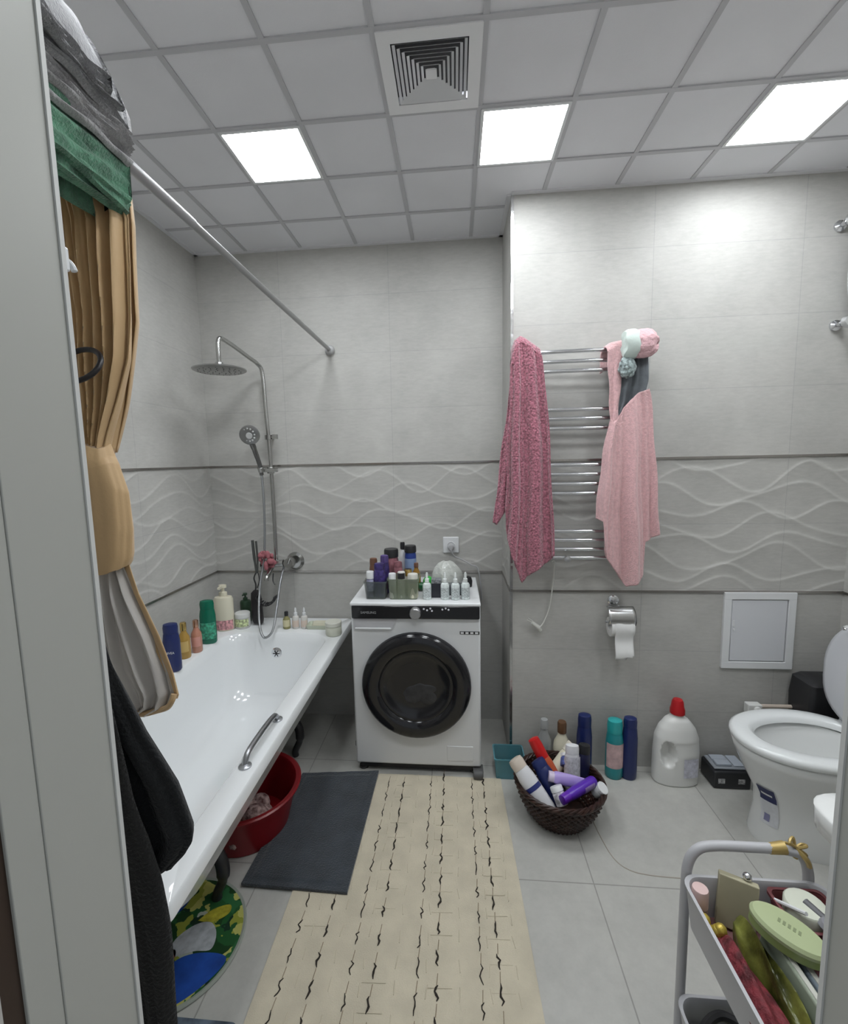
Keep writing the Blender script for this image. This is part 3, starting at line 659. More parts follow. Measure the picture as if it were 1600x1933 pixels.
q = new(); tube(q, [(-.028, 0, -.016), (-.062, 0, .010)], [.011, .008], 10); tube(q, [(-.062, 0, .010), (-.085, -.003, .024)], .0022, 6); tube(q, [(-.058, 0, .018), (-.080, -.003, .032)], .0022, 6); tube(q, [(-.02, 0, -.03), (-.035, 0, -.012)], [.008, .011], 10); obj('plug', q, mat('cord white', (.62, .62, .58), .5), s)

rose_m = mat('rose towel', (.37, .13, .175), .95, sheen=.5, vary=.45, vscale=130, bump=1, bscale=110, bdist=.009)
pink_m = mat('light pink towel', (.68, .42, .43), .95, sheen=.4, vary=.09, vscale=90, bump=1, bscale=200, bdist=.004)
def cloth(bm, cols, y, nu=90, nv=110, amp=.012, folds=3, ph=0, over=0, pw=.75, seed=1, taper=.35, bary=2.055):
    """hanging cloth with vertical folds: cols = (u, x_top, z_top, x_bottom, z_bottom); over = length folded behind the bar"""
    rnd = random.Random(seed); p1, p2, p3 = rnd.random()*6, rnd.random()*6, rnd.random()*6
    V = []; nb = 14 if over else 0
    for i in range(nu+1):
        u = i/nu
        for a, b_ in zip(cols[:-1], cols[1:]):
            if u <= b_[0]+1e-9:
                f = (u-a[0])/max(b_[0]-a[0], 1e-6); xt, zt, xb, zb = [a[k]+(b_[k]-a[k])*f for k in range(1, 5)]; break
        col = []
        for j in range(nb):
            f = j/nb
            if f < .6: col.append((xt, bary+.03, zt-over+(over-.03)*f/.6))
            else:
                th = (f-.6)/.4*PI; r = (bary+.03-y)/2
                col.append((xt, (bary+.03+y)/2+r*math.cos(th), zt-.03+.03*math.sin(th)))
        for j in range(nv+1):
            v = j/nv; A = amp*(taper+(1-taper)*min(1, v*1.6)) if v > 0 else amp*taper*.5
            w = u+.03*math.sin(4*v+p1)*math.sin(PI*u)
            d = A*(math.sin(2*PI*folds*w+ph)+.45*math.sin(2*PI*folds*1.83*w+p2+1.5*v)+.2*math.sin(2*PI*folds*3.7*w+p3+2*v))
            col.append((xt+(xb-xt)*v**pw+.0025*math.sin(13*v+6*u+p2), y+d*(1 if (j or not over) else .3), zt+(zb-zt)*v-(.03*max(0, 1-v*12)**2 if over else 0)))
        V.append([bm.verts.new(p) for p in col])
    for a, b_ in zip(V[:-1], V[1:]):
        for k in range(len(a)-1): bm.faces.new((a[k], b_[k], b_[k+1], a[k+1]))
    return bm
t = thing('rose_towel', 'dark rose terry towel hanging over the left end of the towel radiator', 'towel', (0, 0, 0))
b = cloth(new(), [(0, .316, 1.93, .287, 1.285), (.09, .320, 1.975, .296, 1.16), (.2, .328, 2.005, .315, 1.07), (.4, .348, 2.02, .358, .947), (.55, .365, 2.012, .392, .99), (.8, .402, 1.985, .484, 1.055), (1, .428, 1.965, .494, 1.075)], 1.995, 90, 130, .012, 2.7, .3, over=.45, pw=.62, seed=11)
obj('front_layer', b, rose_m, t, solid=.009)
b = cloth(new(), [(0, .315, 1.86, .237, 1.215), (.25, .325, 1.86, .250, 1.205), (.6, .345, 1.86, .300, 1.30), (1, .37, 1.86, .34, 1.33)], 2.035, 40, 50, .006, 1.4, 1, pw=.9, seed=21)
obj('corner_flap', b, rose_m, t, solid=.009)
t = thing('pink_towel', 'light pink bath towel draped over the right end of the towel radiator', 'towel', (0, 0, 0))
b = cloth(new(), [(0, .722, 1.665, .674, 1.235), (.12, .730, 1.642, .693, 1.225), (.15, .733, 1.645, .702, 1.10), (.22, .742, 1.655, .716, 1.06), (.5, .782, 1.715, .812, .932), (.68, .818, 1.750, .860, .960), (.76, .832, 1.762, .876, .985), (.80, .840, 1.766, .884, 1.130), (1, .870, 1.778, .931, 1.165)], 1.99, 100, 110, .017, 2.3, 2.2, pw=.7, seed=31, taper=.25)
obj('body_panel', b, pink_m, t, solid=.008)
b = cloth(new(), [(0, .701, 1.962, .720, 1.63), (.5, .725, 1.978, .733, 1.63), (1, .764, 1.985, .748, 1.63)], 1.993, 24, 60, .004, 1, 0, over=.10, pw=.9, seed=41)
obj('strap', b, pink_m, t, solid=.008)
t = obj('grey_cloth', sheet(new(), [(1.80, .76, .866, 2.09), (1.95, .765, .866, 2.08), (1.972, .770, .866, 2.04)] + withy([(1.94, .765, .868), (1.817, .745, .870), (1.73, .740, .850), (1.66, .738, .785), (1.64, .74, .76)], 2.005), 50, 60, .007, 1.7, 2, 0, .3, 51), mat('grey cloth', (.13, .145, .16), .8, vary=.25, vscale=14, bump=.5, bscale=200), solid=.005)
tag(t, 'dark grey cloth hanging inside the opening of the light pink towel', 'cloth')
# pink cap with pale rim hooked over the end of the top bar
t = thing('shower_cap', 'pink gathered cap with pale mint band on the top right end of the radiator', 'cap', (.80, 1.965, 1.955))
q = new(); rings = []
for k, (x, r_) in enumerate(((-.010, .046), (-.004, .052), (.0, .053), (.018, .056), (.040, .057), (.060, .053), (.076, .040), (.084, .02), (.086, .003))):
    rings.append([(x+.006*math.sin(5*a), r_*.8*math.cos(a)*(1+.05*math.sin(9*a+k*.4)), r_*math.sin(a)*(1+.05*math.sin(7*a+k*.5))) for a in [2*PI*i/48 for i in range(48)]])
loft(q, rings, True, True, True); obj('crown', q, mat('cap pink', (.72, .45, .48), .8, bump=1, bscale=60, bdist=.01), t)
q = new(); rings = []
for k, (x, r_) in enumerate(((.006, .055), (-.006, .060), (-.03, .058), (-.044, .050), (-.046, .030))):
    rings.append([(x+.004*math.sin(4*a), r_*.8*math.cos(a), r_*math.sin(a)*(1+.03*math.sin(9*a))) for a in [2*PI*i/40 for i in range(40)]])
loft(q, rings, True, True, True); obj('band', q, mat('pale mint', (.58, .66, .62), .8, bump=.5, bscale=100), t)
t = thing('shower_puff', 'grey-green mesh bath pouf hanging below the pink cap', 'bath pouf', (.773, 1.965, 1.865))
q = new(); rnd = random.Random(9)
for k in range(40):
    a, e_ = rnd.uniform(0, 2*PI), rnd.uniform(-1, 1); c_ = math.sqrt(1-e_*e_)
    ellipsoid(q, (.026*c_*math.cos(a), .020*c_*math.sin(a), .034*e_), (.012, .010, .012), 8)
ellipsoid(q, (0, 0, 0), (.034, .026, .042), 16)
obj('mesh_ball', q, mat('grey green mesh', (.30, .36, .36), .8, vary=.6, vscale=90, bump=1, bscale=90), t)
q = new(); tube(q, smooth_path([(-.004, 0, .035), (-.010, 0, .07), (-.004, .01, .10), (.0, .03, .11)], 6), .006, 6); obj('loop', q, mat('pale mint', (.58, .66, .62), .8), t)

# ------------------------------------------------------------------ wall fittings
t = thing('toilet_paper_holder', 'chrome toilet paper holder with curved cover on the wall below the radiator', 'paper holder', (.812, YF, .74))
q = new(); lathe(q, [(0, 0), (.026, 0), (.026, .008), (.018, .014), (0, .014)], tr((-.018, 0, .092), (PI/2, 0, 0))); tube(q, [(-.018, -.01, .092), (-.018, -.03, .085)], .007, 10); obj('wall_rosette', q, chrome, t)
q = new(); rings = []
for k in range(15):
    a = PI*.5-k/14*PI*.62
    rings.append([(x, -.062+.0-.060*math.cos(a) if True else 0, .0+.062*math.sin(a)) for x in (-.058, .058)])
q = new(); R_ = [[(x, -.035-.05*math.sin(k/12*PI*.62), .02+.055*math.cos(k/12*PI*.62)) for x in [-.060+.012*i for i in range(11)]] for k in range(13)]
loft(q, R_, False); obj('cover', q, mat('cover chrome', (.62, .62, .62), .22, 1), t, solid=.0015)
q = new(); tube(q, smooth_path([(.0, -.03, .07), (.0, -.03, .078)], 2), .005, 8); tube(q, [(-.064, -.045, .002), (.064, -.045, .002)], .005, 8); obj('spindle', q, chrome, t)
r_ = thing('toilet_roll', 'white toilet paper roll with loose end hanging in the chrome holder', 'toilet roll', (.815, YF-.048, .722))
q = new(); lathe(q, [(.018, -.05), (.044, -.05), (.044, .05), (.018, .05)], tr((0, 0, 0), (0, PI/2, 0)), 36, cap=False); rg = [[(s_*.05, .018*math.cos(a), .018*math.sin(a)) for a in [2*PI*k/24 for k in range(24)]] for s_ in (-1, 1)]; loft(q, rg); obj('roll', q, paper, r_)
q = new(); R_ = []
for k in range(20):
    f = k/19
    if k < 8: a = PI*.0+(k/7)*PI*.5; y_, z_ = -.0445*math.sin(a), .0445*math.cos(a)
    else: y_, z_ = -.045+.008*math.sin((k-8)*.5), -(k-8)*.0115-.01
    cut = .022 if k == 19 else 0
    R_.append([(x, y_+.002*math.sin(x*90), z_ + (cut if x > .015 else 0)) for x in [-.036+.008*i for i in range(11)]])
loft(q, R_, False); obj('loose_sheet', q, paper, r_, solid=.0008)

t = thing('access_panel', 'white square inspection hatch on the wall left of the toilet lid', 'access panel', (1.437, YF, .695))
q = new()
for x0, x1, z0, z1 in ((-.154, .154, .148, .18), (-.154, .154, -.18, -.148), (-.154, -.122, -.148, .148), (.122, .154, -.148, .148)): bx(q, x0, x1, -.014, 0, z0, z1)
obj('frame', q, white_pl, t, bevel=.0012)
dr = obj('door', box(-.118, .118, -.010, -.002, -.144, .144), mat('hatch door', (.66, .67, .70), .35), t, bevel=.002)
q = new(); bx(q, -.112, -.104, -.013, -.009, .02, .05); bx(q, -.11, -.102, -.013, -.009, -.0, .01); obj('latch', q, white_pl, dr, bevel=.001)

t = thing('wall_socket', 'white square power socket above the washing machine', 'socket', (.037, YB-.002, 1.03))
obj('plate', box(-.044, .044, -.010, 0, -.045, .045), white_pl, t, bevel=.006)
q = new(); lathe(q, [(0, .008), (.020, .008), (.022, .011), (.024, .011), (.024, 0), (0, 0)], tr((.0, -.01, -.004), (PI/2, 0, 0)), 28); obj('outlet_ring', q, white_pl, t)
t = thing('power_plug', 'grey plug with cable in the socket above the washing machine', 'plug', (.037, YB-.022, 1.022))
q = new(); lathe(q, [(0, 0), (.018, 0), (.018, .02), (.012, .034), (0, .036)], tr((0, 0, 0), (PI/2, 0, 0))); obj('plug_body', q, mat('plug grey', (.42, .42, .43), .4), t)
q = new(); tube(q, smooth_path([(0, -.03, 0), (.002, -.034, -.02), (.02, -.02, -.05), (.06, -.012, -.07), (.11, -.010, -.10), (.15, -.008, -.13), (.17, -.006, -.30)], 7), .0042, 8); obj('cable', q, mat('plug grey', (.42, .42, .43), .4), t)

# white fitting with chrome knobs at the right
t = thing('wall_fitting', 'white edge of a curved wall fitting held by two chrome knobs, upper right', 'wall fitting', (1.70, YF, 2.23))
for i, (x, z) in enumerate(((-.047, .195), (-.035, -.20))):
    q = new(); lathe(q, [(0, 0), (.022, 0), (.022, .008), (.010, .014), (.010, .04), (.02, .05), (.026, .064), (.02, .08), (0, .084)], tr((x, -.001, z), (PI/2, 0, 0))); tube(q, [(x, -.06, z), (x+.05, -.05, z-.006)], .009, 10); ellipsoid(q, (x+.03, -.06, z-.008), (.018, .018, .018)); obj('knob', q, chrome, t)
q = new(); R_ = []
for k in range(21):
    f = k/20; z = -.185+.36*f; bow = .028*math.sin(PI*f)
    R_.append([(-.006-bow, -.045, z), (-.006-bow-.004, -.055, z), (-.004-bow, -.066, z), (.075, -.066, z), (.078, -.045, z)])
loft(q, R_, True, True, True); bd = obj('panel', q, mat('bright white panel', (.86, .87, .90), .2), t, bevel=0)
q = new(); ellipsoid(q, (-.018, -.064, .085), (.010, .006, .015)); obj('dark_knob', q, black_pl, bd)

# ------------------------------------------------------------------ toilet
t = thing('toilet', 'white floor-standing toilet with raised lid at the right wall', 'toilet', (1.45, 1.74, 0))
cer = mat('ceramic', (.74, .75, .74), .12, coat=.5)
def egg(cx, cy, a, b_, z, n=40, back=None):
    out = []
    for k in range(n):
        th = 2*PI*k/n; x = math.cos(th); y = math.sin(th)
        px = cx+a*x*(1.0 if x < 0 else .8); py = cy+b_*(abs(y)**.92)*(1 if y >= 0 else -1)
        out.append((px, py, z))
    return out
def TO(bm): bmesh.ops.translate(bm, verts=bm.verts[:], vec=(-1.45, -1.74, 0)); return bm
CY = 1.74
q = new(); loft(q, [egg(1.48, CY, .26, .135, 0), egg(1.48, CY, .262, .138, .02), egg(1.47, CY, .235, .125, .12), egg(1.46, CY, .235, .125, .20), egg(1.445, CY, .265, .155, .29), egg(1.425, CY, .272, .183, .355), egg(1.42, CY, .274, .188, .385), egg(1.42, CY, .268, .182, .392), egg(1.42, CY, .22, .14, .392), egg(1.425, CY, .205, .125, .37), egg(1.44, CY, .17, .10, .28), egg(1.46, CY, .10, .06, .21), egg(1.46, CY, .04, .03, .20)], True, True, True)
bx(q, 1.60, 1.77, CY-.11, CY+.11, 0, .385)
obj('bowl', TO(q), cer, t, ang=60)
q = new(); loft(q, [egg(1.42, CY, .276, .190, .395), egg(1.42, CY, .282, .196, .405), egg(1.42, CY, .280, .194, .418), egg(1.42, CY, .268, .182, .426), egg(1.425, CY, .225, .140, .426), egg(1.428, CY, .212, .127, .418), egg(1.43, CY, .206, .122, .400), egg(1.42, CY, .276, .190, .395)]); obj('seat', TO(q), mat('seat white', (.78, .80, .80), .2, coat=.3), t, ang=60)
q = new(); rings = []
def lidring(r, dx):
    out = []
    for k in range(40):
        th = 2*PI*k/40; y = math.sin(th); z = math.cos(th)
        out.append((1.580+dx+.02*(z+1)*.6, CY+.19*r*(abs(y)**.9)*(1 if y >= 0 else -1), .645+(.20*r*z if z > 0 else .205*r*(-(abs(z)**.6)))))
    return out
loft(q, [lidring(.5, -.012), lidring(.9, -.012), lidring(.985, -.008), lidring(1, 0), lidring(.985, .006), lidring(.6, .006)], True, True, True)
ld = obj('lid', TO(q), mat('lid white', (.62, .63, .66), .22), t, ang=60)
q = new()
for y in (CY-.09, CY+.09): ellipsoid(q, (1.570, y, .815), (.006, .012, .007))
obj('lid_buffer', TO(q), chrome, ld)
q = new()
for y in (CY-.08, CY+.08): tube(q, [(1.60, y-.02, .432), (1.60, y+.02, .432)], .012, 12)
obj('hinge', TO(q), chrome, t)
q = new(); loft(q, [rrect(1.645, 1.782, CY-.18, CY+.18, .03, .39), rrect(1.640, 1.784, CY-.19, CY+.19, .03, .42), rrect(1.640, 1.785, CY-.195, CY+.195, .03, .76)], True, True, True); obj('cistern', TO(q), cer, t, ang=50)
q = new(); loft(q, [rrect(1.635, 1.787, CY-.20, CY+.20, .03, .762), rrect(1.635, 1.787, CY-.20, CY+.20, .03, .785), rrect(1.645, 1.780, CY-.19, CY+.19, .03, .795)], True, True, True)
lathe(q, [(0, 0), (.02, 0), (.02, .008), (0, .008)], tr((1.71, CY, .795))); obj('cistern_lid', TO(q), cer, t, ang=50)
# stickers on the side of the pedestal facing the room
def patch(bm, pts_uv, P):
    vs = [bm.verts.new(P(u, v)) for u, v in pts_uv]; bm.faces.new(vs); return bm
def pedP(th, z, off=.002):
    L = [(0, .26, .135, 1.48), (.12, .235, .125, 1.47), (.20, .235, .125, 1.46), (.29, .265, .155, 1.445), (.355, .272, .183, 1.425)]
    for (z0, a0, b0, c0), (z1, a1, b1, c1) in zip(L[:-1], L[1:]):
        if z <= z1:
            f = (z-z0)/(z1-z0); a, b_, c_ = a0+(a1-a0)*f+off, b0+(b1-b0)*f+off, c0+(c1-c0)*f; break
    x = math.cos(th); y = math.sin(th)
    return (c_+a*x*(1 if x < 0 else .8), CY+b_*(abs(y)**.92)*(1 if y >= 0 else -1), z)
def ped_patch(t0, t1, z0, z1, off, slant=0):
    q = new(); n = 8
    loft(q, [[pedP(t0+(t1-t0)*i/n, z+slant*(i/n), off) for i in range(n+1)] for z in [z0+(z1-z0)*k/12 for k in range(13)]], False); return q
stk = obj('sticker', TO(ped_patch(PI*1.055, PI*1.18, .085, .235, .003)), mat('sticker white', (.62, .63, .66), .5, vary=.06, vscale=60), t)
obj('sticker_band', TO(ped_patch(PI*1.06, PI*1.175, .182, .24, .0045)), mat('sticker navy', (.015, .02, .09), .5), stk)
q = TO(ped_patch(PI*1.08, PI*1.155, .207, .216, .0055)); obj('sticker_print', q, white_pl, stk)
q = TO(ped_patch(PI*1.085, PI*1.125, .098, .128, .0045)); obj('sticker_seal', q, mat('sticker lilac', (.22, .22, .36), .5), stk)
q = new(); lathe(q, [(0, 0), (.008, 0), (.008, .004), (0, .005)], tr((1.52, CY-.137, .045), (PI/2, 0, 0)), 12); obj('floor_bolt_cover', TO(q), black_pl, t)

# behind the toilet
t = thing('water_pipe', 'beige pipe with a white valve along the wall behind the toilet', 'pipe', (1.42, 2.075, .335))
q = new(); tube(q, [(0, 0, .015), (.36, 0, .018)], .009, 12); tube(q, [(0, 0, -.01), (.36, 0, -.007)], .009, 12); obj('pipe', q, mat('beige pipe', (.55, .47, .40), .5), t)
q = new(); bx(q, -.035, .025, -.018, .018, -.02, .028); lathe(q, [(0, 0), (.014, 0), (.014, .012), (0, .014)], tr((0, -.018, .01), (PI/2, 0, 0))); tube(q, [(0, 0, 0), (0, .043, 0)], .01, 8); obj('valve', q, white_mt, t, bevel=.004)
t = obj('waste_bin', loft(new(), [rrect(1.59, 1.74, 1.97, 2.10, .02, 0), rrect(1.575, 1.755, 1.96, 2.108, .02, .42), rrect(1.58, 1.75, 1.965, 2.10, .02, .50), rrect(1.60, 1.735, 1.985, 2.09, .02, .515)], True, True, True), black_pl)
tag(t, 'black waste bin between the toilet lid and the tiled wall', 'bin')

# ------------------------------------------------------------------ washbasin on the doorway wall, seen at the frame's right
t = thing('washbasin', 'white washbasin corner with pedestal, cut off by the doorway frame at the right', 'washbasin', (1.003, .42, .80))
bz = .0
q = new(); loft(q, [rrect(.06-.24, .24-.03, .10, .36, .05, -.16), rrect(-.215, .23, .02, .49, .06, -.055), rrect(-.228, .245, -.015, .512, .06, -.045), rrect(-.230, .25, -.018, .515, .06, -.004), rrect(-.226, .246, -.015, .511, .06, 0), rrect(-.195, .215, .08, .48, .07, 0), rrect(-.185, .205, .09, .47, .07, -.012), rrect(-.15, .17, .13, .43, .08, -.08), rrect(-.08, .10, .2, .36, .06, -.11)], True, True, True)
obj('bowl', q, cer, t, ang=55)
q = new(); loft(q, [rrect(-.115, .08, .10, .30, .05, -.80), rrect(-.11, .075, .10, .30, .05, -.74), rrect(-.085, .07, .10, .28, .05, -.55), rrect(-.09, .075, .10, .29, .05, -.3), rrect(-.12, .08, .10, .33, .05, -.13)], True, True, True); obj('pedestal', q, cer, t, ang=60)

# ------------------------------------------------------------------ floor: mats
t = obj('bath_mat', new(), mat('charcoal mat', (.030, .038, .048), .95, sheen=.4, vary=.25, vscale=14, bump=1, bscale=180, bdist=.004)); bpy.data.objects.remove(t)
def flat_mesh(poly, z0, z1, n=0):
    q = new(); loft(q, [[(x, y, z0) for x, y in poly], [(x, y, z1) for x, y in poly]], True, True, True); return q
mat_m = MATS['charcoal mat']
def grid_mat(c4, nx, ny, f):
    q = new(); V = []
    for j in range(ny+1):
        for_ = []
        for i in range(nx+1):
            u, v_ = i/nx, j/ny
            p = Vector(c4[0]).lerp(Vector(c4[1]), u).lerp(Vector(c4[3]).lerp(Vector(c4[2]), u), v_)
            for_.append(q.verts.new((p.x, p.y, f(u, v_))))
        V.append(for_)
    for a, b_ in zip(V[:-1], V[1:]):
        for i in range(nx): q.faces.new((a[i], a[i+1], b_[i+1], b_[i]))
    # skirt down to the floor
    edge = [V[0][i] for i in range(nx+1)] + [V[j][nx] for j in range(1, ny+1)] + [V[ny][i] for i in range(nx-1, -1, -1)] + [V[j][0] for j in range(ny-1, 0, -1)]
    low = [q.verts.new((v.co.x, v.co.y, .0085)) for v in edge]
    for i in range(len(edge)):
        j = (i+1) % len(edge); q.faces.new((edge[i], edge[j], low[j], low[i]))
    return q
RZ = .008
def fm_(u, v):
    e = min(u*.39, (1-u)*.39, v*.62, (1-v)*.62)
    return RZ+.0105 + (.003 if .028 < e else 0) + .0012*math.sin(u*19+v*8)*math.sin(v*15)
t = obj('bath_mat', grid_mat([(-.711, 1.382, 0), (-.325, 1.374, 0), (-.318, 1.990, 0), (-.682, 1.952, 0)], 60, 80, fm_), mat_m)
tag(t, 'dark charcoal bath mat overlapping the beige rug', 'bath mat')
# beige rug with woven dashes
rug_m = mat('beige rug', (.56, .505, .39), .9, vary=.07, vscale=12, bump=.8, bscale=260, bdist=.002)
poly = [(-.505, .42), (.300, .42), (.290, 1.05), (.264, 1.985), (-.40, 1.985), (-.46, 1.6), (-.485, 1.30)]
def rug_top(u, v): return RZ-.001+.0006*math.sin(u*9)*math.sin(v*17)
q = grid_mat([(-.515, .42, 0), (.305, .42, 0), (.262, 1.985, 0), (-.525, 1.985, 0)], 20, 40, rug_top)
for vtx in q.verts:
    if vtx.co.z > .0084: pass
for vtx in q.verts:
    if abs(vtx.co.z-.0085) < 1e-6: vtx.co.z = .0005
rugbm = q; q = q2 = q3 = rugbm; rnd = random.Random(17)
cols = [-.47, -.36, -.275, -.215, -.10, -.035, .055, .11, .195, .235]
cols = [-.440, -.335, -.283, -.142, -.084, .045, .104, .185]
# double rows of dark dashes
for ci, x0 in enumerate([-.455, -.365, -.260, -.190, -.062, -.004, .125, .178]):
    y = .45+rnd.random()*.05; k = 0
    while y < 1.95:
        L_ = rnd.uniform(.035, .055); st = 1 if (ci % 2) else .65
        pts = [(x0+rnd.uniform(-.003, .003)+.003*math.sin(i*1.7+y*40), y+L_*i/5, RZ+.0007) for i in range(6)]
        tube(q, pts, [.0012, .0028*st, .0036*st, .0026*st, .0032*st, .001], 5, mi=1)
        tube(q2, [(x0, y+L_, RZ+.0), (x0+.002, y+L_+.03, RZ+.0)], .0011, 4, mi=2)
        y += .085+rnd.uniform(-.006, .006); k += 1
for x0 in (-.41, -.315, -.225, -.125, -.035, .06, .15, .23):
    for k in range(20):
        y = .46+k*.078+rnd.uniform(-.01, .01)
        tube(q3, [(x0+rnd.uniform(-.004, .004), y, RZ), (x0+rnd.uniform(-.004, .004), y+.035, RZ)], .0014, 4, mi=3)
for k in range(22):
    y = .47+k*.072
    for x0 in (-.44, -.22, -.03, .15):
        if rnd.random() < .6: tube(q3, [(x0, y, RZ), (x0+.07, y+.003, RZ)], .0010, 4, mi=3)
rugo = obj('rug', rugbm, [rug_m, mat('dark stitch', (.025, .02, .015), .9), mat('brown thread', (.28, .22, .15), .9), mat('pale stitch', (.60, .54, .42), .9)])
tag(rugo, 'long beige rug with broken dark stitch lines down the middle of the floor', 'rug')
# grey-blue doormat corner at the threshold
tag(obj('doormat', loft(new(), [rrect(-1.0, -.53, .62, 1.0, .02, .0005), rrect(-1.0, -.53, .62, 1.0, .02, .010)], True, True, True), mat('blue grey mat', (.10, .13, .17), .95, vary=.5, vscale=20, bump=.8, bscale=150)), 'blue-grey mat whose edge shows at the bottom beside the rug', 'mat')
# inset outline in the floor tiles
q = new(); pts = smooth_path([(.612, 1.94, .0006), (.616, 1.80, .0006), (.628, 1.66, .0006), (.645, 1.585, .0006), (.68, 1.545, .0006), (.74, 1.528, .0006), (.86, 1.522, .0006), (1.1, 1.520, .0006)], 8)
tube(q, pts, .0022, 6)
tag(obj('floor_cable', q, mat('thin clear cable', (.42, .38, .33), .5)), 'thin beige wire curving over the floor tiles in front of the basket', 'wire')

# round picture mat/tray below the tub: generic leaf and flower print
def print_mat(name):
    m = bpy.data.materials.new(name); m.use_nodes = True; n, l = m.node_tree.nodes, m.node_tree.links; b = n['Principled BSDF']
    tc = n.new('ShaderNodeTexCoord')
    vo = n.new('ShaderNodeTexVoronoi'); vo.inputs['Scale'].default_value = 26; vo.inputs['Randomness'].default_value = 1
    nz = n.new('ShaderNodeTexNoise'); nz.inputs['Scale'].default_value = 14; nz.inputs['Detail'].default_value = 3
    mp = n.new('ShaderNodeMix'); mp.data_type = 'RGBA'; mp.inputs[0].default_value = .12
    l.new(tc.outputs['Object'], nz.inputs['Vector']); l.new(tc.outputs['Object'], mp.inputs[6]); l.new(nz.outputs['Color'], mp.inputs[7]); l.new(mp.outputs[2], vo.inputs['Vector'])
    sp = n.new('ShaderNodeSeparateColor'); l.new(vo.outputs['Color'], sp.inputs[0])
    cr = n.new('ShaderNodeValToRGB'); cr.color_ramp.interpolation = 'CONSTANT'
    e = cr.color_ramp.elements
    stops = [(0, (.012, .05, .015)), (.22, (.02, .10, .03)), (.42, (.30, .33, .05)), (.56, (.03, .14, .05)), (.70, (.50, .50, .14)), (.80, (.01, .035, .02)), (.90, (.45, .50, .42))]
    e[0].position = 0; e[0].color = (*stops[0][1], 1); e[1].position = stops[1][0]; e[1].color = (*stops[1][1], 1)
    for p_, c_ in stops[2:]:
        x = e.new(p_); x.color = (*c_, 1)
    l.new(sp.outputs[0], cr.inputs[0]); l.new(cr.outputs[0], b.inputs['Base Color']); b.inputs['Roughness'].default_value = .4
    return m
t = thing('round_tray', 'round tray with a colourful leaf and flower print on the floor under the tub', 'tray', (-.835, 1.19, 0))
q = new(); lathe(q, [(0, .0005), (.205, .0005), (.212, .006), (.210, .012), (.203, .010), (0, .010)], None, 56); obj('disc', q, print_mat('leaf print'), t)
q = new(); lathe(q, [(.203, .0105), (.210, .013), (.2135, .006), (.212, .001)], None, 56, cap=False); obj('rim', q, mat('tray rim', (.35, .38, .33), .4), t)
zz = .0112
def blob(name, m, pts, z=zz):
    q = new(); P = smooth_path([(*p, z) for p in pts+[pts[0]]], 6)[:-1]; vs = [q.verts.new(p) for p in P]; q.faces.new(vs)
    bmesh.ops.triangulate(q, faces=q.faces[:]); return obj(name, q, m, t, smooth=False)
blue_m = mat('print blue', (.012, .06, .30), .4, vary=.25, vscale=20)
blob('blue_field', blue_m, [(.00, -.20), (.10, -.17), (.17, -.10), (.19, -.04), (.12, -.03), (.05, -.05), (.02, -.10)])
blob('blue_sky', blue_m, [(-.18, .02), (-.06, .06), (-.03, .13), (-.10, .17), (-.17, .10)])
blob('white_petals', mat('print white', (.42, .44, .46), .4, vary=.2, vscale=40), [(.03, -.05), (.08, -.03), (.13, -.02), (.12, .03), (.08, .06), (.03, .04), (.0, -.01)], zz+.0004)
blob('yellow_petals', mat('print yellow', (.42, .38, .04), .4, vary=.3, vscale=40), [(.04, .06), (.07, .10), (.12, .12), (.13, .09), (.09, .06)], zz+.0004)
blob('pink_petals', mat('print pink', (.40, .12, .10), .4, vary=.3, vscale=40), [(-.03, -.04), (.02, -.03), (.03, -.07), (-.02, -.09)], zz+.0004)
blob('pale_petals', mat('print pale', (.36, .34, .26), .4, vary=.25, vscale=40), [(-.11, -.03), (-.05, -.01), (-.02, -.06), (-.06, -.09), (-.11, -.07)], zz+.0004)

# red basin under the tub
t = thing('red_basin', 'round red plastic basin tucked under the edge of the bathtub', 'basin', (-.815, 1.655, 0))
q = new(); lathe(q, [(0, .0), (.155, .0), (.163, .004), (.205, .172), (.222, .175), (.224, .182), (.218, .186), (.203, .184), (.196, .176), (.155, .012), (0, .010)], None, 56); obj('bowl', q, mat('red plastic', (.22, .008, .012), .3), t)
q = new(); rnd = random.Random(4)
for k in range(22):
    a = rnd.uniform(0, 2*PI); r = rnd.uniform(0, .085); ellipsoid(q, (.03+r*math.cos(a), -.05+r*math.sin(a), .07+rnd.uniform(0, .05)), (rnd.uniform(.03, .06), rnd.uniform(.03, .05), rnd.uniform(.03, .05)), 14)
tag(obj('laundry_pile', q, mat('floral laundry', (.40, .14, .14), .9, vary=.75, vscale=45, col2=(.62, .45, .42), bump=1, bscale=60, bdist=.01), loc=(-.815, 1.655, 0)), 'pink patterned laundry lying in the red basin', 'laundry')

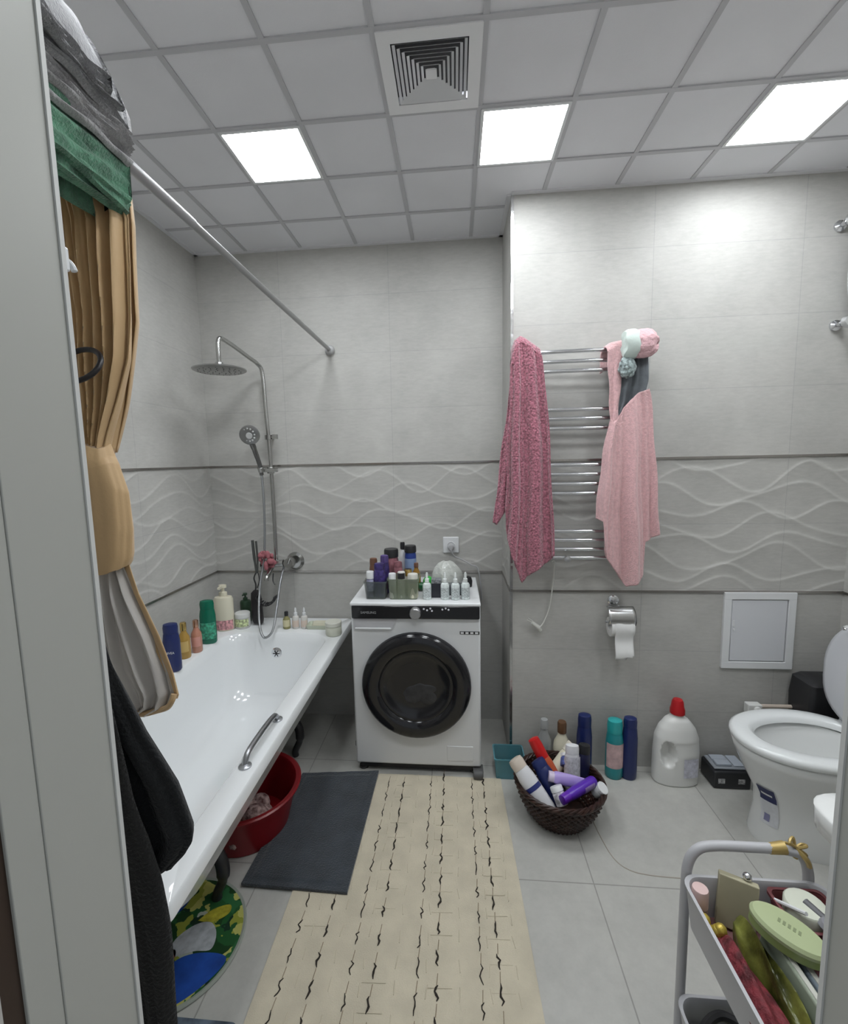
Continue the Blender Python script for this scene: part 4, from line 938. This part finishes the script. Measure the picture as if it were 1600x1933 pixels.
# ------------------------------------------------------------------ things on the washing machine
Zw = .8525
clear_d = mat('smoked clear plastic', (.10, .12, .11), .1, alpha=.45, coat=.6)
clear_g = mat('green tinted plastic', (.20, .24, .16), .15, alpha=.5, coat=.6)
def tub_box(name, label, cat, x0, x1, y0, y1, z0, h, m, fl=.008, r=.012, th=.0025):
    o = thing(name, label, cat, ((x0+x1)/2, (y0+y1)/2, z0)); a, b_ = (x1-x0)/2, (y1-y0)/2
    q = new(); loft(q, [rrect(-a+fl, a-fl, -b_+fl, b_-fl, r, 0), rrect(-a, a, -b_, b_, r, h), rrect(-a+th, a-th, -b_+th, b_-th, r, h), rrect(-a+fl+th, a-fl-th, -b_+fl+th, b_-fl-th, r, th)], True, True, True)
    obj('bin', q, m, o)
    q = new(); loft(q, [rrect(-a-.003, a+.003, -b_-.003, b_+.003, r, h-.004), rrect(-a-.003, a+.003, -b_-.003, b_+.003, r, h+.002), rrect(-a+th, a-th, -b_+th, b_-th, r, h+.002)]); obj('rim', q, m, o)
    return o
tub_box('organizer_box', 'dark see-through organizer box at the left front of the washing machine', 'box', -.372, -.262, 2.035, 2.17, Zw, .085, clear_d)
tub_box('organizer_box', 'green tinted see-through organizer box of cosmetics on the washing machine', 'box', -.258, -.112, 2.035, 2.15, Zw, .098, clear_g)
purp = mat('violet bottle', (.045, .03, .14), .3, vary=.5, vscale=60)
mauve = mat('mauve bottle', (.28, .12, .14), .3, vary=.3, vscale=50)
brownb = mat('brown bottle', (.16, .08, .05), .3)
blueb = mat('blue spray', (.03, .06, .28), .3)
GB = 'cosmetic bottles on the washing machine'
bottle('spray_bottle', 'dark violet bottle in the dark organizer box, tallest at its front', 'bottle', (-.300, 2.075, Zw+.004), .165, .030, purp, purp, 'flip', .8, group=GB)
bottle('spray_bottle', 'small violet bottle with white cap at the left corner of the dark organizer', 'bottle', (-.345, 2.07, Zw+.004), .125, .018, purp, white_pl, 'round', capf=.28, lab=mat('violet white label', (.4, .4, .55), .5, vary=.4, vscale=90), group=GB)
bottle('perfume_bottle', 'brown bottle behind the violet bottles at the left of the washing machine', 'bottle', (-.340, 2.14, Zw+.004), .175, .022, brownb, brownb, 'flip', .8, group=GB)
bottle('perfume_bottle', 'second violet bottle behind the front violet one in the dark organizer', 'bottle', (-.285, 2.138, Zw+.004), .190, .024, purp, mat('violet cap', (.09, .06, .2), .3), 'flip', .8, group=GB)
bottle('lotion_bottle', 'mauve bottle with round black lid standing behind the organizers', 'bottle', (-.265, 2.235, Zw), .205, .036, mauve, black_pl, 'round', capf=.2, group=GB)
bottle('lotion_bottle', 'mauve bottle behind the green organizer box', 'bottle', (-.225, 2.19, Zw), .150, .024, mauve, mauve, 'flip', .8, group=GB)
bottle('lotion_bottle', 'white bottle with black cap at the back of the washing machine', 'bottle', (-.215, 2.31, Zw), .225, .024, white_pl, black_pl, 'neck', group=GB)
bottle('lotion_bottle', 'blue bottle with black cap at the back of the washing machine', 'bottle', (-.170, 2.27, Zw), .215, .030, blueb, black_pl, 'round', capf=.16, lab=mat('light blue label', (.25, .35, .55), .5), group=GB)
bottle('oil_bottle', 'small amber bottle with dark cap above the green organizer box', 'bottle', (-.135, 2.20, Zw), .140, .022, mat('amber', (.30, .16, .03), .2), brownb, 'neck', group=GB)
bottle('cream_tube', 'white squeeze tube with square cap at the left of the green organizer', 'tube', (-.237, 2.06, Zw+.004), .118, .017, mat('off white', (.66, .65, .60), .4), white_pl, 'round', capf=.5, group=GB)
bottle('cream_tube', 'cream bottle with dark square front label in the green organizer', 'bottle', (-.194, 2.062, Zw+.004), .125, .018, mat('off white', (.66, .65, .60), .4), mat('off white', (.66, .65, .60), .4), 'round', capf=.3, lab=black_pl, labz=(.74, .97), group=GB)
bottle('cream_tube', 'pale cream bottle at the right front of the green organizer', 'bottle', (-.140, 2.065, Zw+.004), .115, .024, cream_m, mat('off white', (.66, .65, .60), .4), 'round', capf=.35, group=GB)
bottle('cream_jar', 'small gold-topped jar between the cream bottles in the green organizer', 'jar', (-.166, 2.105, Zw+.004), .128, .018, mat('off white', (.66, .65, .60), .4), gold, 'round', capf=.25, group=GB)
serum = bottle('serum_bottle', 'white dropper bottle left of the small black box on the washing machine', 'bottle', (-.073, 2.055, Zw), .128, .020, mat('serum white', (.68, .73, .72), .35, vary=.15, vscale=120), mat('serum cap', (.75, .78, .77), .35), 'drop', group='white dropper bottles on the washing machine', lab=mat('serum print', (.50, .54, .54), .6, vary=.4, vscale=200), labz=(.1, .45))
dup(serum, (.011, 2.056, Zw), 'white dropper bottle just right of the small black box')
dup(serum, (.060, 2.052, Zw), 'third white dropper bottle from the left, between two others')
dup(serum, (.107, 2.060, Zw), 'rightmost white dropper bottle near the washing machine edge')
t = thing('small_box', 'small black box between the white dropper bottles', 'box', (-.030, 2.095, Zw))
obj('carton', box(-.024, .024, -.022, .022, 0, .068), mat('black carton', (.02, .022, .03), .4), t, bevel=.002)
obj('printed_top', box(-.024, .024, -.0225, .0225, .0682, .088), mat('grey carton print', (.2, .21, .22), .4, vary=.6, vscale=150), t, bevel=.002)
t = thing('green_bottle', 'bright green cap lying beside the cosmetic organizers', 'bottle', (-.075, 2.19, Zw))
q = new(); tube(q, [(-.015, .0, .018), (.02, .0, .018)], .0175, 14); ellipsoid(q, (.0, -.005, .05), (.026, .02, .026)); obj('cap', q, mat('bright green', (.03, .42, .05), .35), t)
q = new(); tube(q, [(-.045, 0, .022), (-.015, 0, .022)], [.020, .022], 14); obj('body', q, mat('deep green', (.01, .10, .03), .35), t)
# translucent bag
q = new(); rings = []
for k, (z, w_, d_) in enumerate(((0, .07, .04), (.03, .084, .055), (.065, .078, .05), (.095, .062, .04), (.115, .042, .025), (.125, .02, .012))):
    rings.append([(w_*math.cos(a)*(1+.06*math.sin(5*a+k)), d_*math.sin(a)*(1+.1*math.sin(7*a+k)), z+.003*math.sin(3*a)) for a in [2*PI*i/48 for i in range(48)]])
loft(q, rings, True, True, True)
tag(obj('plastic_bag', q, mat('translucent bag', (.66, .68, .64), .3, alpha=.85, coat=.6, bump=1, bscale=40, bdist=.01), loc=(.015, 2.30, Zw)), 'pale translucent plastic bag standing under the socket', 'bag')
q = new(); lathe(q, [(0, 0), (.02, 0), (.022, .03), (.015, .05), (0, .055)], tr((0, 0, 0))); 
tag(obj('dark_jar', q, black_pl, loc=(.125, 2.27, Zw)), 'small black jar at the rear right of the washing machine', 'jar')
t = thing('small_case', 'low dark grey case behind the white dropper bottles', 'case', (.055, 2.14, Zw))
obj('case', box(-.07, .07, -.03, .03, 0, .05), mat('dark grey case', (.07, .08, .085), .3, vary=.4, vscale=60), t, bevel=.006)
q = new(); lathe(q, [(0, 0), (.018, 0), (.02, .02), (.012, .035), (0, .036)], tr((.165, 0, 0)))
q = new(); ellipsoid(q, (0, 0, .018), (.024, .018, .017)); ellipsoid(q, (.02, .01, .025), (.012, .012, .022)); tag(obj('hair_clip', q, mat('black clip', (.02, .02, .02), .3), loc=(.09, 2.21, Zw)), 'black hair clip right of the plastic bag', 'hair clip')

# ------------------------------------------------------------------ things on the floor
t = tub_box('plastic_crate', 'teal see-through plastic box between washing machine and basket', 'box', .235, .375, 1.985, 2.10, 0, .10, mat('teal plastic', (.10, .30, .36), .2, alpha=.7, coat=.5), .006)
q = new()
rnd = random.Random(2)
for k in range(9): ellipsoid(q, (.305+rnd.uniform(-.045, .045), 2.042+rnd.uniform(-.035, .035), .02+rnd.uniform(0, .018)), (.018, .015, .012), 10)
tag(obj('dish_sponges', q, mat('dark green bits', (.04, .10, .06), .7, vary=.6, vscale=60)), 'dark green scrubbers lying in the teal plastic box', 'scrubber')
teal = mat('teal bottle', (.02, .25, .27), .3)
FB = 'cleaning bottles by the tiled wall'
bottle('cleaner_bottle', 'teal bottle with pale pink label standing by the wall', 'bottle', (.795, 2.045, 0), .285, .040, teal, mat('teal cap', (.03, .38, .38), .3), 'flip', .85, capf=.22, lab=mat('pink white label', (.60, .42, .42), .5, vary=.2, vscale=25), labz=(.2, .62), group=FB)
bottle('shampoo_bottle', 'slim navy bottle pressed against the teal bottle', 'bottle', (.862, 2.040, 0), .300, .035, navy, navy, 'flip', .8, group=FB, capf=.16)
bottle('shampoo_bottle', 'slim navy bottle standing behind the wicker basket', 'bottle', (.660, 2.055, 0), .300, .036, navy, navy, 'flip', .8, group=FB, capf=.2)
bottle('cleaner_bottle', 'grey-capped clear bottle behind the left side of the wicker basket', 'bottle', (.475, 2.06, 0), .265, .035, mat('grey clear', (.30, .31, .31), .2, coat=.5), mat('grey cap', (.35, .36, .36), .3), 'neck', group=FB)
bottle('cleaner_bottle', 'cream bottle with brown cap behind the wicker basket', 'bottle', (.555, 2.05, 0), .262, .040, cream_m, mat('brown cap', (.12, .06, .03), .35), 'neck', group=FB, capf=.2)
# big white detergent jug
t = thing('detergent_jug', 'large white detergent jug with red cap by the wall', 'jug', (1.065, 2.035, 0))
b = new()
prof = [(0, .094, .052), (.006, .099, .056), (.05, .100, .058), (.15, .099, .058), (.22, .094, .055), (.265, .078, .048), (.300, .052, .038), (.318, .028, .026), (.335, .024, .024)]
hole = (-.052, .155, .020, .042)
N = 72
rings = []
zs = [i*.335/60 for i in range(61)]
def jp(z):
    for (z0, a0, b0), (z1, a1, b1) in zip(prof[:-1], prof[1:]):
        if z <= z1+1e-9:
            f = (z-z0)/(z1-z0); f = f; return a0+(a1-a0)*f, b0+(b1-b0)*f
    return prof[-1][1:]
for z in zs:
    a_, b_ = jp(z); ring = []
    for k in range(N):
        th = 2*PI*k/N; x = a_*math.cos(th); y = b_*(abs(math.sin(th))**.8)*(1 if math.sin(th) >= 0 else -1)
        e = ((x-hole[0])/hole[2])**2+((z-hole[1])/hole[3])**2
        if y < 0 and e < 2.2: y *= (.10 if e < 1 else .10+.9*min(1, (e-1)/1.2))
        if y < 0 and x > -.025 and z < .21: y *= .965
        ring.append((x, y, z))
    rings.append(ring)
loft(b, rings, True, True, True); jug_m = mat('jug white', (.74, .74, .72), .3)
obj('body', b, jug_m, t, ang=50)
q = new(); lathe(q, [(0, .335), (.026, .335), (.031, .33), (.031, .350), (.027, .362), (.024, .385), (.019, .395), (0, .397)], None, 24); obj('cap', q, mat('red cap', (.45, .01, .015), .35), t)
q = new(); a = [(.022, .048), (.072, .040)]
loft(q, [[(.012+.066*i/6, -.0585+.006*(i/6)**2*2, z) for i in range(7)] for z in (.05, .095, .14)], False)
obj('label_sticker', q, mat('jug label', (.58, .58, .66), .5, vary=.2, vscale=60), t)
# black box with grey top
t = thing('storage_case', 'black case with grey lid inserts beside the white jug', 'case', (1.29, 2.04, 0))
obj('case', box(-.078, .082, -.055, .06, 0, .082), mat('case black', (.022, .023, .026), .35), t, bevel=.008)
b = new(); bx(b, -.07, .074, -.04, .052, .082, .092); obj('lid', b, mat('case grey', (.30, .32, .35), .35), t, bevel=.005)
b = new(); bx(b, -.055, .01, -.03, .005, .0925, .104); bx(b, -.055, .01, .012, .045, .0925, .100); bx(b, .02, .065, -.03, .045, .0925, .098); obj('insert', b, mat('case light grey', (.42, .46, .52), .3), t, bevel=.006)
for xx in (-.06, .025):
    obj('clasp', box(xx, xx+.028, -.057, -.054, .028, .05), mat('clasp print', (.4, .4, .4), .4, vary=.5, vscale=150), t)
# loose black thing at the wall behind
# wicker basket
BC = (.487, 1.80)
t = thing('wicker_basket', 'round dark brown wicker basket full of bottles and tubes', 'basket', (*BC, 0))
wick = mat('dark wicker', (.030, .012, .008), .45, vary=.5, vscale=50)
q = new(); nst = 44; rows_ = 13
def brad(z): return .108+.066*math.sin(min(1, z/.15)*PI/2)
for k in range(rows_):
    z = .006+k*.0112
    tube(q, [((brad(z)+.0035*(1 if (i+k) % 2 else -1))*math.cos(2*PI*i/(nst*2)), (brad(z)+.0035*(1 if (i+k) % 2 else -1))*math.sin(2*PI*i/(nst*2)), z) for i in range(nst*2)], .0056, 6, closed=True)
obj('weave', q, wick, t)
q = new()
for i in range(nst):
    a = 2*PI*i/nst; tube(q, [(brad(z)*math.cos(a), brad(z)*math.sin(a), z) for z in (.002, .03, .06, .09, .12, .145)], .0035, 5)
obj('stakes', q, wick, t)
q = new()
for s_ in (0, PI/2, PI, 1.5*PI): tube(q, [((.177+.007*math.cos(10*a+s_))*math.cos(a), (.177+.007*math.cos(10*a+s_))*math.sin(a), .150+.007*math.sin(10*a+s_)) for a in [2*PI*i/140 for i in range(140)]], .0055, 6, closed=True)
obj('braided_rim', q, wick, t)
q = new(); lathe(q, [(0, .002), (.112, .002), (.112, .010), (0, .010)], None, 32); obj('base', q, wick, t)
GBK = 'toiletries in the wicker basket'
def aim(d, roll=0): return tuple((Vector(d).to_track_quat('Z', 'Y') @ Euler((0, 0, roll)).to_quaternion()).to_euler())
def lay(kind, name, label, cat, p, h, r, body, cap, rot, **k):
    return bottle(name, label, cat, (BC[0]+p[0], BC[1]+p[1], p[2]), h, r, body, cap, kind, rot=rot, group=GBK, **k)
whiteb = mat('white bottle', (.66, .66, .68), .35)
lay('flip', 'lotion_bottle', 'white bottle with navy bands lying along the left rim of the basket', 'bottle', (-.060, -.105, .085), .23, .036, whiteb, mat('beige cap', (.62, .54, .46), .4), (-.55, -.55, .25), flat=.7, lab=mat('navy band label', (.02, .03, .16), .4), labz=(.42, .5))
lay('flip', 'shampoo_bottle', 'navy bottle lying inside the basket beside the white banded bottle', 'bottle', (.002, -.045, .085), .18, .036, navy, navy, (-.55, -.45, .3), flat=.7)
lay('flip', 'spray_bottle', 'red-topped orange bottle leaning at the back left of the basket', 'bottle', (.0, .02, .11), .21, .030, mat('orange bottle', (.50, .09, .03), .3), mat('red top', (.55, .012, .012), .3), (-.25, -.50, 0), flat=.8, capf=.42)
lay('flip', 'lotion_bottle', 'white bottle with printed label standing in the middle of the basket', 'bottle', (.065, .045, .08), .19, .034, whiteb, white_pl, (-.12, .02, 0), flat=.6, lab=mat('printed white label', (.60, .60, .64), .5, vary=.25, vscale=70), labz=(.25, .75))
lay('round', 'cream_tube', 'cream ribbed bottle lying across the back of the basket', 'bottle', (-.01, .075, .13), .15, .026, cream_m, mat('cream cap', (.70, .66, .56), .4), (-.3, .75, 0), capf=.3)
lay('flip', 'shampoo_bottle', 'dark navy bottle leaning at the back right rim of the basket', 'bottle', (.108, .07, .06), .20, .030, mat('dark navy', (.012, .014, .05), .35), black_pl, (-.1, .1, 0), flat=.8)
lay('tube', 'cream_tube', 'lilac tube lying across the middle of the basket', 'tube', (-.050, -.030, .190), .155, .024, mat('lilac plastic', (.40, .30, .66), .35), mat('lilac cap', (.60, .52, .66), .35), aim((1, -.12, -.12), 1.2))
lay('flip', 'shower_gel_bottle', 'bright purple bottle lying at the front of the basket', 'bottle', (.128, -.035, .178), .175, .032, mat('purple plastic', (.10, .025, .42), .28), mat('purple cap', (.12, .02, .40), .3), aim((-.80, -.50, -.10), .9), flat=.7, lab=mat('lilac print', (.35, .25, .55), .4, vary=.3, vscale=50), labz=(.1, .4))
lay('round', 'cream_jar', 'small white patterned jar at the front left of the basket', 'jar', (-.010, -.110, .125), .07, .024, mat('white purple print', (.60, .58, .62), .5, vary=.5, vscale=60), white_pl, aim((-.3, .5, .8)))
lay('round', 'cream_jar', 'small clear-white jar at the right rim of the basket', 'jar', (.135, -.045, .135), .05, .024, mat('milky plastic', (.55, .56, .56), .3), white_pl, aim((.5, -.4, .8)))
lay('round', 'cream_jar', 'round blue and white tub at the centre back of the basket', 'jar', (.042, .06, .17), .05, .024, mat('blue white tub', (.10, .13, .36), .4, vary=.4, vscale=60), whiteb, (-1.0, .2, 0))

# ------------------------------------------------------------------ trolley
t = thing('utility_trolley', 'pale grey metal utility trolley in the lower right corner', 'trolley', (0, 0, 0))
tg = mat('trolley grey', (.46, .46, .48), .4)
cx0, cx1, cy0, cy1, cz = .515, .785, .445, .874, .65
def tray(z, h, m=tg, nm='tray'):
    q = new(); r = .03; th = .003
    loft(q, [rrect(cx0+.008, cx1-.008, cy0+.008, cy1-.008, r, z-h), rrect(cx0, cx1, cy0, cy1, r, z-.004), rrect(cx0-.002, cx1+.002, cy0-.002, cy1+.002, r, z), rrect(cx0+.004, cx1-.004, cy0+.004, cy1-.004, r, z), rrect(cx0+.006, cx1-.006, cy0+.006, cy1-.006, r, z-.005), rrect(cx0+.011, cx1-.011, cy0+.011, cy1-.011, r, z-h+.003)], True, True, True)
    obj(nm, q, m, t, ang=50)
tray(cz, .085); tray(.37, .075); tray(.12, .075)
q = new()
tube(q, smooth_path([(.532, .885, .08), (.532, .885, .40), (.532, .885, .60), (.535, .885, .665), (.552, .885, .698), (.585, .885, .708), (.65, .885, .709), (.715, .885, .708), (.748, .885, .698), (.765, .885, .665), (.768, .885, .6), (.768, .885, .40), (.768, .885, .08)], 6), .0095, 14); obj('handle_frame', q, tg, t)
q = new(); tube(q, smooth_path([(.532, .434, .08), (.532, .434, .60), (.552, .434, .698), (.585, .434, .708), (.715, .434, .708), (.748, .434, .698), (.768, .434, .6), (.768, .434, .08)], 6), .0095, 14); obj('handle_frame', q, tg, t)
for x in (.55, .75):
    for y in (.47, .85):
        q = new(); lathe(q, [(0, -.01), (.02, -.01), (.022, 0), (.02, .01), (0, .01)], tr((x, y, .022), (0, PI/2, 0))); bx(q, x-.012, x+.012, y-.008, y+.008, .03, .05); obj('caster', q, black_pl, t)
q = new(); loft(q, [rrect(cx0+.013, cx1-.013, cy0+.013, cy1-.013, .025, cz-.081), rrect(cx0+.013, cx1-.013, cy0+.013, cy1-.013, .025, cz-.0795)], True, True, True)
obj('tray_liner', q, mat('dusky liner', (.20, .09, .09), .6), t)
# gold ribbon knot on the handle
q = new(); rnd = random.Random(6)
for k in range(6):
    a = rnd.uniform(0, 2*PI); tube(q, smooth_path([(0, 0, 0), (.016*math.cos(a), .006, .014*math.sin(a)+.004), (.022*math.cos(a+.6), -.004, .018*math.sin(a+.5)), (.004, 0, .0)], 5), [.003]*16, 6)
tube(q, [(-.05, 0, -.004), (-.02, 0, .0)], [.010, .0125], 10); tube(q, smooth_path([(0, 0, 0), (.014, -.012, -.014), (.022, -.01, -.03)], 4), .005, 6)
tag(obj('gold_ribbon', q, mat('gold ribbon', (.45, .33, .12), .4, .4), loc=(.738, .885, .712)), 'gold ribbon knotted on the trolley handle', 'ribbon')
zb = cz-.079
bottle('perfume_bottle', 'small bottle with a pale pink cap in the far left corner of the trolley', 'bottle', (.538, .843, zb), .082, .0145, mat('pink grey glass', (.35, .25, .25), .2), mat('pale pink cap', (.66, .48, .46), .4), 'round', capf=.45)
q = new(); rnd = random.Random(16)
for k in range(12): ellipsoid(q, (rnd.uniform(-.010, .010), rnd.uniform(-.014, .014), .028+rnd.uniform(-.015, .03)), (.011, .011, .011), 8)
tag(obj('gold_bag', q, mat('gold foil', (.50, .38, .07), .35, .5, bump=1, bscale=80), loc=(.538, .795, zb)), 'crumpled gold sachet below the pink-capped bottle in the trolley', 'sachet')
card = mat('beige card', (.42, .39, .27), .6, vary=.05, vscale=20)
t2 = thing('card_folder', 'beige card folder with a small silver ball standing at the back of the trolley', 'card box', (.603, .838, zb), rot=(-.22, .05, -.42))
obj('folder', box(-.033, .033, -.008, .008, .002, .098), card, t2, bevel=.002)
q = new(); ellipsoid(q, (.014, .004, .105), (.008, .008, .008)); obj('silver_ball', q, chrome, t2)
# red cloth/paper pack along the left side
def blob_long(nm, label, cat, m, loc, L_, wx, hz, seed, rot=(0, 0, 0), crumple=.12, solid=0):
    q = new(); rings = []; rnd = random.Random(seed); ph = rnd.random()*6
    for j in range(31):
        f = j/30; e = max(.35, math.sin(PI*min(1, max(0, f)))**.22)
        rings.append([(wx*e*math.cos(a)*(1+crumple*math.sin(3*a+9*f+ph)), (f-.5)*L_, hz+hz*e*math.sin(a)*(1+crumple*math.sin(4*a+7*f+ph*2))) for a in [2*PI*i/32 for i in range(32)]])
    loft(q, rings, True, True, True)
    return tag(obj(nm, q, m, loc=loc, rot=rot), label, cat)
blob_long('red_cloth', 'crumpled dark red cloth along the left side of the trolley tray', 'cloth', mat('dark red cloth', (.15, .018, .025), .7, vary=.5, vscale=50, bump=1, bscale=70, bdist=.008), (.546, .655, zb), .26, .024, .034, 3, crumple=.24)
olive = mat('olive packet', (.13, .14, .03), .3, vary=.7, vscale=22, bump=.6, bscale=20, bdist=.01)
blob_long('olive_packet', 'glossy olive green packet beside the red cloth in the trolley', 'packet', olive, (.583, .72, zb), .19, .011, .037, 5, rot=(0, .15, 0), crumple=.3)
blob_long('pink_packet', 'pinkish crumpled wrapper at the near end of the trolley tray', 'wrapper', mat('pinkish wrapper', (.36, .16, .13), .6, vary=.5, vscale=30, bump=1, bscale=50, bdist=.01), (.558, .53, zb), .14, .025, .030, 9, crumple=.25)
tub_box('maroon_box', 'open maroon box at the far right corner of the trolley', 'box', .672, .770, .775, .860, zb, .072, mat('maroon card', (.17, .045, .05), .5))
# tall books/tablets standing on edge
for k, (x, m_, l_, y0, y1, hh, tilt) in enumerate(((.607, mat('sage cover', (.27, .31, .24), .35), 'sage green flat case standing on edge under the oval case', .475, .775, .088, .12), (.631, mat('blue grey cover', (.20, .24, .28), .3), 'blue-grey flat case standing on edge right of the sage one', .455, .755, .082, .12))):
    o = thing('flat_case', l_, 'case', (x, (y0+y1)/2, zb), rot=(0, tilt, 0)); L_ = (y1-y0)/2
    obj('cover', box(-.0085, .0085, -L_, L_, .001, hh), m_, o, bevel=.004)
    obj('spine_edge', box(-.004, .004, -L_+.006, L_-.006, hh-.0005, hh+.0015), mat('pale page edge', (.55, .55, .50), .5), o)
t2 = thing('oval_case', 'pale green oval case lying on top of the flat cases in the trolley', 'case', (.626, .742, .662), rot=(.05, .10, 0))
sage = mat('pale sage', (.40, .46, .26), .35)
def oval(a, b_, z, r=0): return [((a+r)*math.cos(th), (b_+r)*math.sin(th), z) for th in [2*PI*k/48 for k in range(48)]]
R45 = Matrix.Rotation(math.radians(-42), 4, 'Z')
q = new(); loft(q, [oval(.052, .030, 0, -.006), oval(.054, .032, .004), oval(.054, .032, .018)], True, True, True); bmesh.ops.transform(q, matrix=R45, verts=q.verts[:]); obj('base', q, mat('olive base', (.22, .28, .10), .35), t2)
q = new(); loft(q, [oval(.055, .033, .0185), oval(.056, .034, .025), oval(.052, .030, .030), oval(.025, .014, .0315)], True, True, True); bmesh.ops.transform(q, matrix=R45, verts=q.verts[:]); ld = obj('lid', q, sage, t2)
q = new()
for a in range(5): bx(q, -.016+.007*a, -.012+.007*a, -.005, .004, .0312, .0320)
bmesh.ops.transform(q, matrix=R45, verts=q.verts[:]); obj('embossed_mark', q, mat('mark', (.22, .26, .14), .5), ld)
bottle('cream_jar', 'round cream-white jar with ribbed lid at the back right of the trolley', 'jar', (.716, .820, zb+.004), .082, .034, mat('jar cream', (.55, .57, .48), .35), mat('jar cream lid', (.64, .66, .56), .4), 'round', capf=.35)
t2 = thing('hair_brush', 'grey hairbrush leaning over the right side of the trolley', 'hairbrush', (.735, .765, zb+.045), rot=(0, .12, .35))
q = new(); loft(q, [rrect(-.022, .022, -.06, .03, .018, .03), rrect(-.025, .025, -.065, .035, .02, .037), rrect(-.022, .022, -.06, .03, .018, .044)], True, True, True); obj('head', q, mat('grey brush', (.24, .24, .26), .4), t2)
q = new(); tube(q, [(0, .03, .037), (.0, .062, .037)], [.008, .009], 10); obj('handle', q, mat('dark grey handle', (.10, .10, .11), .4), t2)
q = new(); tube(q, [(.672, .842, .640), (.690, .785, .672)], .0035, 8)
tag(obj('white_stick', q, white_pl), 'thin white stick between the oval case and the round jar', 'stick')
t2 = thing('purple_box', 'purple box at the right side of the trolley', 'box', (.725, .70, zb), rz=-.25)
obj('carton', box(-.035, .035, -.03, .03, 0, .072), mat('purple carton', (.13, .04, .17), .4), t2, bevel=.003)
obj('lid', box(-.036, .036, -.031, .031, .0725, .082), mat('lilac lid', (.34, .15, .42), .4), t2, bevel=.003)
blob_long('green_wrap', 'yellow-green shiny wrapper in the near right part of the trolley', 'wrapper', mat('yellow green foil', (.30, .34, .12), .25, vary=.6, vscale=40, bump=1, bscale=60, bdist=.01), (.705, .59, zb), .17, .04, .028, 13, crumple=.2)
# lower tray contents
q = new(); tube(q, smooth_path([(.0, 0, 0), (-.04, .03, .008), (-.05, -.03, .01), (-.01, -.07, .006), (.05, -.05, .01), (.06, .02, .012), (.01, .05, .02), (-.045, .01, .022), (-.03, -.06, .022), (.04, -.06, .02)], 8), .009, 8)
tag(obj('coiled_cable', q, black_pl, loc=(.585, .80, .338)), 'thick black cable coiled in the middle tier of the trolley', 'cable')
blob_long('pale_pouch', 'pale yellow-green pouch under the black cable in the trolley', 'pouch', mat('pale pouch', (.50, .50, .36), .4, vary=.3, vscale=40, bump=.6, bscale=40, bdist=.01), (.60, .75, .299), .22, .06, .016, 19, crumple=.15)
